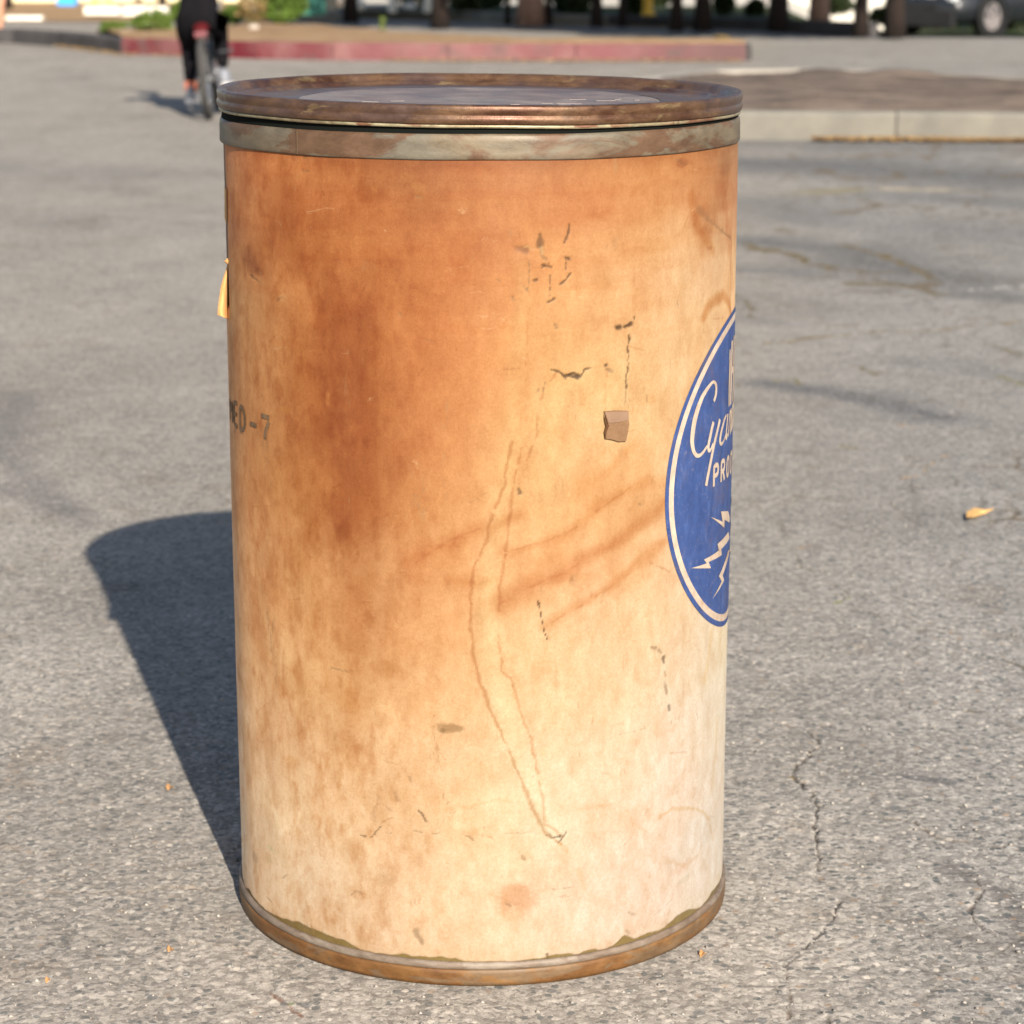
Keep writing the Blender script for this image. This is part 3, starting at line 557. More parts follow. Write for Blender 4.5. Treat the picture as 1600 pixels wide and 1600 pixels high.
def ring_sheet(r0, r1, off, name, mat, parent, nr=2):
    na = 240; A, Rr = np.meshgrid(np.linspace(0, 2*math.pi, na, endpoint=False), np.linspace(r0, r1, nr))
    Z = EMC[1] + Rr*np.sin(A); S = EMC[0] + Rr*np.cos(A); V = onwall(S.ravel(), Z.ravel(), off)
    return big_mesh(name, V, grid_quads(nr, na, True), mat, parent)
emb = ring_sheet(.0005, .1672, .0006, 'emblem', M_blue, drum, 50)
tag(emb, label='round blue emblem with cream script and lightning bolts')
ring_sheet(.1672, .1752, .00062, 'emblem_band', M_cream, emb, 4)
ring_sheet(.1752, .1812, .0006, 'emblem_ring', M_blue, emb, 4)
def ribbon(P, wds, n=8):                          # smooth variable-width stroke on the unrolled wall
    P = np.array(P, float); L = np.r_[0, np.cumsum(np.hypot(*np.diff(P, axis=0).T))]
    T = np.linspace(0, L[-1], max(6, len(P)*n))
    def cr(v):
        o = np.interp(T, L, v); k = 5; pad = np.r_[[o[0]]*k, o, [o[-1]]*k]; pad[:k] = o[0]-(o[1]-o[0])*np.arange(k, 0, -1); pad[-k:] = o[-1]+(o[-1]-o[-2])*np.arange(1, k+1)
        sm = np.convolve(pad, np.hanning(2*k+3)[1:-1]/np.hanning(2*k+3)[1:-1].sum(), 'same'); return sm[k:-k]
    x, y = (cr(P[:, 0]), cr(P[:, 1])) if len(P) > 2 else (np.interp(T, L, P[:, 0]), np.interp(T, L, P[:, 1]))
    wd = np.interp(T, L, wds if hasattr(wds, '__len__') else [wds]*len(P))/2
    tx = np.gradient(x); ty = np.gradient(y); q = np.hypot(tx, ty); nx, ny = -ty/q, tx/q
    return np.stack([x+nx*wd, y+ny*wd], 1), np.stack([x-nx*wd, y-ny*wd], 1)
def write(strokes, name, mat, parent, off):
    V = []; Q = []; b = 0
    for P, wd in strokes:
        A, B = ribbon(P, wd); n = len(A); M_ = np.stack([A, (A+B)/2, B], 1).reshape(-1, 2)
        V.append(onwall(M_[:, 0], M_[:, 1], off)); Q.append(grid_quads(n, 3)+b); b += 3*n; off += .000006
    return big_mesh(name, np.concatenate(V), np.concatenate(Q), mat, parent)
def z3(L): return [cyl(1060+x/8, 580+y/8) for x, y in L]
st = []
st.append((z3([(430, 375), (450, 320), (462, 250), (462, 180), (445, 135), (415, 130), (360, 200), (290, 310), (235, 450), (190, 620), (165, 790), (160, 900), (178, 1000), (215, 1060), (265, 1050), (315, 990), (350, 930)]), [.0045, .0052, .0055, .0050, .0035, .0035, .0050, .0068, .0080, .0085, .0080, .0070, .0055, .0045, .0040, .0038, .0035]))
sl0 = z3([(420, 630), (500, 600)]); 
st.append((z3([(425, 632), (400, 740), (375, 860), (360, 950), (368, 1000), (395, 980), (420, 900)]), [.0060, .0062, .006, .0055, .0045, .0035, .003]))
st.append((z3([(505, 600), (470, 760), (430, 930), (395, 1120), (365, 1270), (335, 1430)]), .0060))
st.append((z3([(585, 545), (560, 600), (530, 720), (508, 830), (505, 890), (520, 915), (550, 880), (575, 800)]), [.0035, .0045, .006, .006, .005, .004, .003, .003]))
b0 = np.array(cyl(1060+600/8, 580+545/8)); b1 = np.array(cyl(1060+575/8, 580+870/8)); hL = b0[1]-b1[1]
def slant(s0, zb, pts, wd): return ([(s0 + (p[0]*.8 + p[1]*.30)*hL, zb + p[1]*hL) for p in pts], wd)
s0 = b1[0]; zb = b1[1] + .001
rise = (cyl(1060+420/8, 580+1010/8)[1] - zb) / (cyl(1060+420/8, 580+1010/8)[0] - s0); rise = max(min(rise, .35), -.35)
st.append(slant(s0, zb, [(0, 1), (0, .1), (.12, 0), (.3, .2)], .0052)); x0 = s0 + .45*hL
for gl in ['n', 'a', 'm', 'i', 'd']:
    zq = zb + (x0-s0)*rise
    if gl == 'n': S_ = [[(0, 1), (0, 0)], [(0, .6), (.25, 1), (.5, .9), (.5, .1), (.65, 0)]]; ad = .75
    if gl == 'm': S_ = [[(0, 1), (0, 0)], [(0, .6), (.22, 1), (.42, .9), (.42, 0)], [(.42, .6), (.65, 1), (.85, .9), (.85, .1), (1, 0)]]; ad = 1.1
    if gl == 'a': S_ = [[(.5, .95), (.2, 1), (0, .6), (0, .2), (.15, 0), (.35, .15), (.5, .5)], [(.5, 1), (.5, .1), (.65, 0)]]; ad = .75
    if gl == 'i': S_ = [[(0, 1), (0, .1), (.15, 0)], [(0, 1.35), (0, 1.5)]]; ad = .35
    if gl == 'd': S_ = [[(.5, .95), (.2, 1), (0, .6), (0, .2), (.15, 0), (.35, .15), (.5, .5)], [(.5, 2.0), (.5, .1), (.65, 0)]]; ad = .75
    for q in S_: st.append(slant(x0, zq, q, .0052))
    x0 += ad*hL*.8
write(st, 'script_lettering', M_cream, emb, .0011)
st = []
pz = [np.array(cyl(1060+x/8, 580+y/8)) for x, y in [(430, 1440), (436, 1185), (520, 1385), (612, 1305)]]
lh = pz[1][1]-pz[0][1]; pitch = (pz[2][0]-pz[0][0]); x0, zq = pz[0]
rs = (pz[2][1]-pz[0][1]) / pitch; rs = max(min(rs, .2), -.2)
GL = {'P': [[(0, 0), (0, 1), (.45, 1), (.6, .85), (.6, .65), (.45, .5), (0, .5)]], 'R': [[(0, 0), (0, 1), (.45, 1), (.6, .85), (.6, .65), (.45, .5), (0, .5)], [(.3, .5), (.6, 0)]],
      'O': [[(.3, 0), (.05, .15), (0, .5), (.05, .85), (.3, 1), (.55, .85), (.6, .5), (.55, .15), (.3, 0)]], 'D': [[(0, 0), (0, 1), (.35, 1), (.6, .75), (.6, .25), (.35, 0), (0, 0)]],
      'U': [[(0, 1), (0, .2), (.3, 0), (.6, .2), (.6, 1)]], 'C': [[(.6, .8), (.3, 1), (0, .75), (0, .25), (.3, 0), (.6, .2)]], 'T': [[(0, 1), (.6, 1)], [(.3, 1), (.3, 0)]], 'S': [[(.6, .85), (.3, 1), (0, .8), (.1, .55), (.5, .45), (.6, .2), (.3, 0), (0, .15)]],
      'M': [[(0, 0), (0, 1), (.35, .35), (.7, 1), (.7, 0)]], 'E': [[(.6, 1), (0, 1), (0, 0), (.6, 0)], [(0, .5), (.5, .5)]], '-': [[(0, .46), (.62, .46)]], '7': [[(0, .97), (.62, .97)], [(.60, .80), (.30, .36), (.24, .02)]]}
wl = pitch*.92
for i, ch in enumerate('PRODUCTS'):
    for q in GL[ch]: st.append(([(x0+i*pitch+p[0]*wl, zq+i*pitch*rs+p[1]*lh) for p in q], .0052))
write(st, 'block_lettering', M_cream, emb, .0011)
# tall cream mark near the upper edge of the emblem, cut off by the drum's outline
st = [([(.3680, .664), (.3695, .645), (.3675, .620), (.3690, .600)], [.005, .008, .006, .005]), ([(.381, .672), (.379, .600)], .010), ([(.397, .675), (.397, .600)], .010), ([(.379, .638), (.397, .638)], .008), ([(.415, .672), (.415, .600)], .009)]
write(st, 'cream_mark', M_cream, emb, .0011)
def z4(L, mirror=False):
    P = np.array([cyl(1050+x/6.95, 760+y/6.957) for x, y in L]); return P
bolts = [[(410, 330), (540, 385), (520, 270), (600, 268), (615, 340), (612, 395), (560, 362), (556, 450)],
         [(200, 888), (370, 835), (340, 795), (500, 695), (485, 625), (600, 490), (612, 560), (525, 680), (530, 745), (390, 820), (415, 888)],
         [(430, 1222), (530, 1030), (500, 975), (600, 690), (612, 700), (540, 965), (555, 1020)]]
bm_ = MB()
def addpoly(P):
    bm_.face([(p[0], p[1], 0) for p in P])
for B in bolts:
    P = z4(B); addpoly(P); Q_ = P.copy(); Q_[:, 0] = 2*EMC[0]-Q_[:, 0]; addpoly(Q_[::-1])
P = np.array([(.335, .478), (.375, .452), (.4005, .443), (.426, .452), (.466, .478), (.445, .50), (.4005, .515), (.356, .50)]); 
bmesh.ops.triangulate(bm_.bm, faces=bm_.bm.faces)
for _k in range(3): bmesh.ops.subdivide_edges(bm_.bm, edges=bm_.bm.edges, cuts=1, use_grid_fill=True)
for v in bm_.bm.verts: v.co = Vector(onwall([v.co.x], [v.co.y], .0011)[0])
bo = bm_.build('lightning_bolt', M_cream, emb)
# stencilled code at the left
t = NT('black_stamp_ink'); c = t.ramp(t.noise(120, 5, .7), [(.3, (.055, .040, .026)), (.6, (.14, .085, .042)), (.72, (.24, .14, .07))]); c = t.mix(t.ramp(t.noise(75, 5, .7), [(.40, .12), (.62, .72)]), c, (.20, .115, .062)); t.set(c, .7, 0, .2); M_stamp = t.m
a7 = np.array(cyl(409, 648)); b7 = np.array(cyl(422, 652)); c7 = np.array(cyl(413, 686)); lh = a7[1]-c7[1]; lw = (b7[0]-a7[0])/.62
adv = (cyl(409, 648)[0] - cyl(392, 661)[0])*1.03; st = []
for i, ch in enumerate('7-DEM'):
    x0 = a7[0] - i*adv - (.003 if i > 1 else 0); zz = c7[1] + (.0 if i else 0)
    for q in GL[ch]: st.append(([(x0+p[0]*lw*.95, zz+p[1]*lh) for p in q], .0052))
write(st, 'stamped_code', M_stamp, drum, .0007)

# metal hoops and lid
def metal(name, a, b, c_, d, rough=(.35, .65), metalness=.6, sc_=9, pt=.52):
    t = NT(name); v = t.mapped((1, 1, 2.2)); n1 = t.noise(sc_, 6, .62, v); n2 = t.noise(sc_*5, 6, .7, v); n3 = t.noise(sc_*1.7, 5, .6, t.mapped((1, 1, 3)), dist=.6)
    cc = t.ramp(n1, [(.36, a), (.47, b), (.58, c_)]); cc = t.mix(t.ramp(n3, [(pt, 0), (pt+.05, .9)]), cc, d)
    cc = t.mix(1, cc, t.ramp(n2, [(.3, (.62, .58, .55)), (.7, (1.25, 1.25, 1.25))]), 'MULTIPLY')
    t.set(cc, t.ramp(n2, [(.3, rough[0]), (.7, rough[1])]), t.ramp(n1, [(.40, metalness), (.6, metalness*.4)]), .4)
    t.bump(t.math('ADD', n2, t.noise(260, 4, .7)), .0005, .5); return t.m
M_lid = metal('rusty_lid_steel', (.082, .036, .020), (.125, .068, .036), (.070, .040, .030), (.17, .115, .058), (.26, .55), .5, 9, .60)
M_band = metal('tarnished_band_steel', (.128, .118, .092), (.140, .108, .070), (.128, .112, .085), (.105, .055, .030), (.42, .68), .3, 4.5, .485)
M_bot = metal('rust_brown_chime', (.150, .070, .020), (.130, .058, .017), (.165, .084, .028), (.135, .085, .045), (.45, .7), .15, 7)
M_botl = metal('grey_chime_lip', (.170, .130, .098), (.18, .14, .108), (.14, .10, .072), (.20, .165, .132), (.5, .7), .15, 8)
M_floor = metal('lid_panel_steel', (.15, .095, .078), (.20, .145, .12), (.16, .105, .085), (.24, .185, .15), (.32, .50), .25, 5)
M_gapshade = plain('gap_shade_black', (.006, .007, .006), .95, spec=.05)
def hoop(name, prof, mat, parent=drum, n=256, closed=True, wob=0.0, M=None):
    b = MB(); b.lathe(prof, n, M, closed)
    if wob:
        for v in b.bm.verts:
            a = math.atan2(v.co.y, v.co.x); v.co.z += wob*(math.sin(3*a+1)+.6*math.sin(7*a)+.4*math.sin(13*a+2)); k = 1 + wob*.6*math.sin(5*a)/.29; v.co.x *= k; v.co.y *= k
    return b.build(name, mat, parent, smooth=True)
# top band of the wall, rolled over at its upper edge, with one seam
hoop('top_band', [(q_-.0007, z_) for q_, z_ in [(.2860, .8893), (.2890, .8897), (.2896, .8912), (.2894, .8960), (.2892, .9020), (.2893, .9075), (.2887, .9130), (.2872, .9154), (.2845, .9162), (.2825, .9140), (.2825, .8900)]], M_band, wob=.00035)
b = MB(); sa = cyl(465, 226, .2893)[0]/.2875
for k in range(1):
    a = sa; b.box((math.sin(a)*.2890, -math.cos(a)*.2890, .9025), (.0020, .0010, .0240), Matrix.Rotation(a, 3, 'Z').to_quaternion(), .0005)
b.build('band_seam', plain('seam_rust', (.075, .045, .025), .8), drum)
hoop('gap_shade_ring', [(.2800, .905), (.2858, .905), (.2862, .916), (.2850, .921), (.2858, .926), (.2800, .928)], M_gapshade)  # near-black ring, shade of the gap under the lid put into its colour
lidM = Matrix.Translation((0, 0, .9345)) @ Matrix.Rotation(R_(.50), 4, 'Y') @ Matrix.Rotation(R_(.05), 4, 'X') @ Matrix.Translation((0, 0, -.9345))
lid = hoop('lid', [(.2, .9322), (.255, .9320), (.2600, .9318), (.2635, .9328), (.2660, .9352), (.2685, .9362), (.2715, .9350), (.2740, .9352), (.2770, .9398), (.2800, .9432), (.2835, .9446), (.2868, .9443), (.2885, .9425), (.2880, .9405)], M_lid, closed=False, wob=.0003, M=lidM)
tag(lid, label='sunken round lid with a rusty rim')
b = MB(); N = 96; prev = None
cen = b.bm.verts.new(lidM @ Vector((0, 0, .9316)))
for rr_ in np.linspace(.02, .2004, 14):
    ring = [b.bm.verts.new(lidM @ Vector((rr_*math.cos(2*math.pi*k/N), rr_*math.sin(2*math.pi*k/N), .9319 + .0006*math.sin(rr_*40+1.3*math.cos(2*math.pi*k/N*2))))) for k in range(N)]
    for k in range(N): b.bm.faces.new((cen, ring[k], ring[(k+1) % N]) if prev is None else (prev[k], ring[k], ring[(k+1) % N], prev[(k+1) % N]))
    prev = ring
b.build('lid_panel', M_floor, lid, smooth=True)
b = MB(); rg = random.Random(12)
for i in range(26):
    a = rg.uniform(-2.6, .2); rd = rg.uniform(.10, .245); c_ = lidM @ Vector((rd*math.cos(a), rd*math.sin(a), .9322 if rd > .2 else .9327)); l_ = rg.uniform(.004, .022)
    b.box(c_, (l_, rg.uniform(.0008, .0042), .0004), Matrix.Rotation(rg.uniform(-.25, .25), 3, 'Z').to_quaternion())
b.build('scratch_glint_fleck', plain('pale_scratch_glint', (.26, .215, .195), .6, var=.3, scale=60), lid, kind='stuff')  # pale flecks stand for scratches, their glint put into the colour
hoop('locking_ring', [(.2868, .9446), (.2892, .9442), (.2904, .9424), (.2907, .9388), (.2902, .9358), (.2896, .9342), (.2897, .9334), (.2907, .9322), (.2910, .9292), (.2904, .9262), (.2896, .9252), (.2868, .9250)], M_lid, wob=.0003, M=lidM)
hoop('ring_lip', [(.2850, .9252), (.2886, .9248), (.2891, .9230), (.2886, .9214), (.2850, .9216)], metal('pale_lip_steel', (.20, .15, .09), (.28, .24, .15), (.16, .08, .045), (.30, .27, .17), (.35, .6), .5, 12), wob=.0004, M=lidM)
# bottom chime
hoop('bottom_lip', [(.2845, .0180), (.2845, .0270), (.2880, .0272), (.2896, .0262), (.2906, .0240), (.2908, .0220), (.2905, .0205), (.2896, .0193), (.2880, .0180)], M_botl, wob=.0003)
hoop('bottom_chime', [(.2850, .0003), (.2850, .0188), (.2893, .0190), (.2905, .0182), (.2909, .0145), (.2908, .0050), (.2902, .0006)], M_bot, wob=.0002)
# torn flap of the outer ply hanging off the left edge
t = NT('fresh_torn_paper'); c = t.ramp(t.noise(90, 5, .6, t.mapped((2, 2, .3))), [(.3, (.46, .235, .075)), (.7, (.66, .38, .16))]); t.set(c, .75, 0, .2)
tr = t.n('BsdfTranslucent'); tr.inputs[0].default_value = (.7, .35, .10, 1); mx = t.n('MixShader'); mx.inputs[0].default_value = .12
t.l(t.p.outputs[0], mx.inputs[1]); t.l(tr.outputs[0], mx.inputs[2]); t.l(mx.outputs[0], t.out.inputs[0]); M_torn = t.m
Lp = [((355, 412), .0), ((357, 410), .2), ((359, 412), 0)]
rows = [(408, 356, 359), (418, 354, 359.5), (432, 349.5, 359.5), (448, 345, 359), (465, 342.5, 358), (480, 340.5, 357.2), (492, 339.5, 356.8), (499, 346, 356)]
V = []; nC = 7
for i, (py, xl, xr) in enumerate(rows):
    for j in range(nC):
        u = j/(nC-1); x = xl + (xr-xl)*u; Yd = DY - .062 - .012*math.sin(u*2.6) - .010*(i/len(rows)) + .020*u
        yy = py + (-5*(1-u) if i == len(rows)-1 else 0)
        p = atY(x, yy, Yd); V.append((p[0]-DX, p[1]-DY, p[2]))
n0 = len(V); V2 = [(a+.0006, b_+.0014, c_) for a, b_, c_ in V]
Q1 = grid_quads(len(rows), nC); bd = [(i, i+1) for i in range(nC-1)]
fl = big_mesh('torn_flap', np.array(V+V2), np.concatenate([Q1, Q1[:, ::-1]+n0]), M_torn, drum); tag(fl, label='pale torn strip of paper curling off the left edge')
# small loose curl above it and a paper crumb lower down
b = MB(); p = atY(358, 408, DY-.075); b.blob((p[0]-DX, p[1]-DY, p[2]), (.009, .007, .006), 2, .25, 3); b.build('paper_curl', M_torn, drum)
b = MB(); p = atY(381.5, 1312, DY-.055); b.blob((p[0]-DX, p[1]-DY, p[2]), (.0062, .005, .0105), 2, .25, 4); b.build('paper_crumb', M_torn, drum)
b = MB()
P0 = [cyl(*q) for q in [(352.5, 292), (355.5, 296), (355.8, 340), (355.2, 352), (352.6, 340)]]
A = onwall([q[0] for q in P0], [q[1] for q in P0], .0016); b.face([tuple(v) for v in A]); b.build('loose_sliver', M_torn, drum)
# missing chip of the outer ply: a shallow window onto the cardboard
t = NT('bare_cardboard'); c = t.ramp(t.noise(150, 5, .7), [(.3, (.135, .074, .038)), (.7, (.19, .108, .058))]); t.set(c, .85, 0, .2); t.bump(t.noise(500, 3), .0004, .5); M_card = t.m
outl = [(942.5, 643), (960, 641), (979, 642), (979.5, 655), (981, 662), (979, 672), (976, 688), (965, 689.5), (955, 686), (944, 684), (945.5, 674), (949, 664), (946, 655)]
P = cpts(outl); jt = RNG.uniform(-1, 1, P.shape)*.0004; P = P + jt; n = len(P)
V = np.concatenate([onwall(P[:, 0], P[:, 1], .0030), onwall(P[:, 0], P[:, 1], .0002)]); b = MB()
vt = [b.bm.verts.new(tuple(v)) for v in V]; cpt = b.bm.verts.new(tuple(onwall([P[:, 0].mean()], [P[:, 1].mean()], .0022)[0]))
for i in range(n): b.bm.faces.new((vt[i], vt[(i+1) % n], cpt)); b.bm.faces.new((vt[i], vt[i+n], vt[(i+1) % n+n], vt[(i+1) % n]))
ch = b.build('cardboard_scrap', M_card, drum); tag(ch, label='small square brown scrap stuck on the side')
b = MB(); L_ = [(941.5, 643), (945.5, 660), (949.5, 664), (945.5, 674), (943.5, 686), (941.8, 674), (944.5, 664), (942, 655)]; P = cpts(L_); b.face([tuple(v) for v in onwall(P[:, 0], P[:, 1], .0034)])
b.build('scrap_edge', plain('scrap_edge_brown', (.07, .028, .008), .8), ch)
top_ = [(943, 643), (979, 642), (979.5, 655), (964, 659), (949, 660)]; P = cpts(top_); b = MB(); b.face([tuple(v) for v in onwall(P[:, 0], P[:, 1], .0033)]); b.build('paper_layer', plain('pale_scrap_paper', (.185, .112, .072), .8, var=.12, scale=60), ch)

# ------------------------------------------------------------------ small things lying on the asphalt
leafm = plain('dry_leaf', (.56, .33, .12), .7, var=.2, scale=60)
def leaf(P, name='fallen_leaf', lift=.004, mat=leafm, **k):
    G_ = [gnd(*q) for q in P]; cx = sum(g_[0] for g_ in G_)/len(G_); cy = sum(g_[1] for g_ in G_)/len(G_)
    b = MB(); n = len(G_); top = []; bot = []
    for i, g_ in enumerate(G_):
        zc = lift + .0035*math.sin(i*2.1); top.append(b.bm.verts.new((g_[0]-cx, g_[1]-cy, zc+.0008))); bot.append(b.bm.verts.new((g_[0]-cx, g_[1]-cy, zc)))
    c1 = b.bm.verts.new((0, 0, lift+.0020)); c2 = b.bm.verts.new((0, 0, lift+.0010))
    for i in range(n):
        j = (i+1) % n; b.bm.faces.new((top[i], top[j], c1)); b.bm.faces.new((bot[j], bot[i], c2)); b.bm.faces.new((top[i], bot[i], bot[j], top[j]))
    o = b.build(name, mat); o.location = (cx, cy, 0); tag(o, cat='leaf', **k); return o
leaf([(1510, 808), (1522, 804), (1540, 802), (1554, 802), (1552, 805), (1538, 808), (1524, 815), (1514, 819), (1510, 815)], lift=.010, label='long yellow fallen leaf lying flat at the right edge, brightest on the asphalt')
scrapm = plain('leaf_scrap_brown', (.40, .21, .085), .8, var=.3, scale=90)
small = [((265, 1232), 6, 'orange leaf scrap just outside the drum shadow on the left'), ((75, 1534), 5, 'tiny orange leaf crumb in the bottom left corner'),          ((266, 1486), 5, 'small orange leaf scrap left of the drum foot'), ((1098, 1493), 8, 'cream leaf scrap close to the right foot of the drum'), ]
for i, ((x, y), s, lb) in enumerate(small):
    rr = random.Random(i); leaf([(x+s*math.cos(a)*rr.uniform(.7, 1.1), y+s*.55*math.sin(a)*rr.uniform(.7, 1.1)) for a in [k*math.pi/3 for k in range(6)]], 'leaf_scrap', .002, mat=scrapm, label=lb, group='leaf scraps on the asphalt')
# loose grit
b = MB(); rg = random.Random(5)
V = []; Q = []
base = [(1, 0, 0), (0, 1, 0), (-1, 0, 0), (0, -1, 0), (0, 0, 1), (0, 0, -.6)]; tri = [(0, 1, 4), (1, 2, 4), (2, 3, 4), (3, 0, 4), (1, 0, 5), (2, 1, 5), (3, 2, 5), (0, 3, 5)]
for i in range(3600):
    Yg = 2.15 + 3.2*rg.random()**1.7; Xg = rg.uniform(-.27, .27)*Yg
    if math.hypot(Xg-DX, Yg-DY) < .31: continue
    s = rg.choice([.0009, .0012, .0016, .0022, .003])*rg.uniform(.7, 1.2); a = rg.uniform(0, 6.28); n0 = len(V)
    for p in base:
        q = [p[0]*s*rg.uniform(.8, 1.4), p[1]*s*rg.uniform(.6, 1.2), p[2]*s*.7]
        V.append((Xg+q[0]*math.cos(a)-q[1]*math.sin(a), Yg+q[0]*math.sin(a)+q[1]*math.cos(a), q[2]+s*.3))
    Q += [(p+n0, q+n0, r_+n0) for p, q, r_ in tri]
t = NT('grit'); t.set(t.ramp(t.noise(90, 1), [(.35, (.12, .115, .11)), (.5, (.27, .24, .21)), (.66, (.38, .35, .31))]), .8); 
tag(big_mesh('loose_grit', np.array(V), np.array(Q), t.m, smooth=False), kind='stuff')

# ------------------------------------------------------------------ kerbed islands
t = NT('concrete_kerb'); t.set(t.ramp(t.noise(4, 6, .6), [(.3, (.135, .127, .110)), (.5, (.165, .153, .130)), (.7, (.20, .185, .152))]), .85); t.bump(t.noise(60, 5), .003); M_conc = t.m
t = NT('red_kerb_paint'); co = t.coord(); n = t.noise(1.1, 6, .65); n2 = t.noise(6, 5, .7)
sx = t.n('SeparateXYZ'); t.l(co, sx.inputs[0])
fade = t.n('MapRange'); t.l(sx.outputs[0], fade.inputs[0]); fade.inputs[1].default_value = -2.6; fade.inputs[2].default_value = -1.2
c = t.mix(fade.outputs[0], (.105, .009, .015), (.155, .056, .059)); c = t.mix(t.ramp(n, [(.42, 0), (.60, .85)]), c, (.20, .10, .095)); c = t.mix(t.ramp(t.noise(2.3, 5, .7), [(.54, 0), (.66, .7)]), c, (.10, .065, .06)); c = t.mix(t.ramp(n2, [(.60, 0), (.68, .85)]), c, (.085, .065, .06))
er = t.n('MapRange'); t.l(sx.outputs[0], er.inputs[0]); er.inputs[1].default_value = .9; er.inputs[2].default_value = 1.9
c = t.mix(t.math('MULTIPLY', er.outputs[0], .75), c, (.085, .05, .048)); t.set(c, .7); M_red = t.m
M_dkerb = plain('shade_dark_kerb', (.06, .055, .055), .9, var=.4, scale=3)  # shade put into the colour of the left and far kerb stones
M_soil = None
t = NT('dry_soil'); n = t.noise(3, 7, .7); n2 = t.noise(25, 5, .7)
c = t.ramp(n, [(.3, (.20, .125, .065)), (.5, (.30, .19, .10)), (.7, (.36, .25, .15))]); c = t.mix(t.ramp(n2, [(.5, 0), (.7, .6)]), c, (.14, .08, .04)); t.set(c, .95); t.bump(n2, .02); M_soil = t.m
t = NT('dark_mulch'); n = t.noise(3, 7, .72, t.mapped((.5, 2.2, 1))); n2 = t.noise(16, 5, .7)
c = t.ramp(n, [(.36, (.060, .042, .034)), (.5, (.135, .10, .078)), (.64, (.22, .165, .125))]); c = t.mix(t.ramp(n2, [(.55, 0), (.7, .5)]), c, (.075, .052, .042)); t.set(c, .95); t.bump(n2, .02); M_mulch = t.m
KH = .158
def kerb(P, name, mat, parent, w_=.15, h_=KH, side=1, z0=0):
    """a run of kerb stones along the ground line P; side says where its top lies"""
    P = [Vector((p[0], p[1], 0)) for p in P]; out = []
    seglen = 1.5; pts = []
    for a, b_ in zip(P[:-1], P[1:]):
        n = max(1, int(round((b_-a).length/seglen)))
        for k in range(n): pts.append(a.lerp(b_, k/n))
    pts.append(P[-1]); nr = []
    for i in range(len(pts)):
        d = (pts[min(i+1, len(pts)-1)]-pts[max(i-1, 0)]).normalized(); nr.append(Vector((-d.y, d.x, 0))*side)
    for i in range(len(pts)-1):
        a, b_ = pts[i], pts[i+1]; g_ = (b_-a).normalized()*.004; a2, b2 = a+g_, b_-g_; na, nb = nr[i], nr[i+1]; bm2 = MB(); R2 = random.Random(i*7+len(pts))
        prof = [(0, -.03), (0, h_-.025), (.02, h_), (w_, h_), (w_, -.03)]
        ra = [bm2.bm.verts.new(a2+na*u+Vector((0, 0, v+z0+(R2.uniform(-.004, .004) if v > 0 else 0)))) for u, v in prof]; rb = [bm2.bm.verts.new(b2+nb*u+Vector((0, 0, v+z0))) for u, v in prof]
        for k in range(5): bm2.bm.faces.new((ra[k], ra[(k+1) % 5], rb[(k+1) % 5], rb[k]))
        bm2.bm.faces.new(ra[::-1]); bm2.bm.faces.new(rb)
        out.append(bm2.build(name, mat, parent))
    return out
def bed(front, back, mat, name, parent, z=KH, rough=.03, mound=.05, nu=60, nv=10):
    """soil between a front and a back line"""
    def res(P, n):
        P = np.array(P, float); L = np.r_[0, np.cumsum(np.hypot(*np.diff(P, axis=0).T))]; T = np.linspace(0, L[-1], n); return np.stack([np.interp(T, L, P[:, 0]), np.interp(T, L, P[:, 1])], 1)
    A, B = res(front, nu), res(back, nu); V = []
    for j in range(nv):
        u = j/(nv-1); P = A*(1-u)+B*u; zz = z + mound*math.sin(math.pi*u) + rough*fbm(P[:, 0]*2.1, P[:, 1]*2.1, 71, 4)*(1 if 0 < j < nv-1 else .1) - (.02 if j in (0, nv-1) else 0)
        V.append(np.column_stack([P, zz]))
    return big_mesh(name, np.concatenate(V), grid_quads(nv, nu), mat, parent)
# red kerbed island
isl = empty('kerb_island', (0, 0, 0), label='planted island with a red painted kerb running across the back of the lot', cat='kerb')
FR = [gnd(*q) for q in [(190, 85), (240, 86.5), (300, 88.5), (400, 92), (520, 94), (700, 95), (900, 95.5), (1166, 95.5)]]
kerb(FR, 'red_kerb_stone', M_red, isl)
LF = [gnd(*q) for q in [(-60, 66), (20, 68), (90, 73), (150, 80), (190, 85)]]
kerb(LF, 'dark_kerb_stone', M_dkerb, isl)
BK = [gnd(x, y, KH) for x, y in [(150, 47), (300, 40), (420, 37), (500, 37.5), (600, 48), (700, 56), (800, 60.5), (950, 62.5), (1162, 65.5)]]
kerb([(p[0], p[1]+.0) for p in BK], 'back_kerb_stone', M_conc, isl, .12, KH, -1)
FRi = [(p[0]+.0, p[1]+.145) for p in FR]
bed(FRi, [(p[0], p[1]-.10) for p in BK], M_soil, 'soil', isl, KH+.004, .05, .03, 90, 10)
e0, e1 = FR[-1], BK[-1]; kerb([(e0[0]+.01, e0[1]-.0), ((e0[0]+e1[0])/2+.06, (e0[1]+e1[1])/2), (e1[0]+.01, e1[1])], 'end_kerb_stone', M_dkerb, isl, .14, KH-.004, 1)
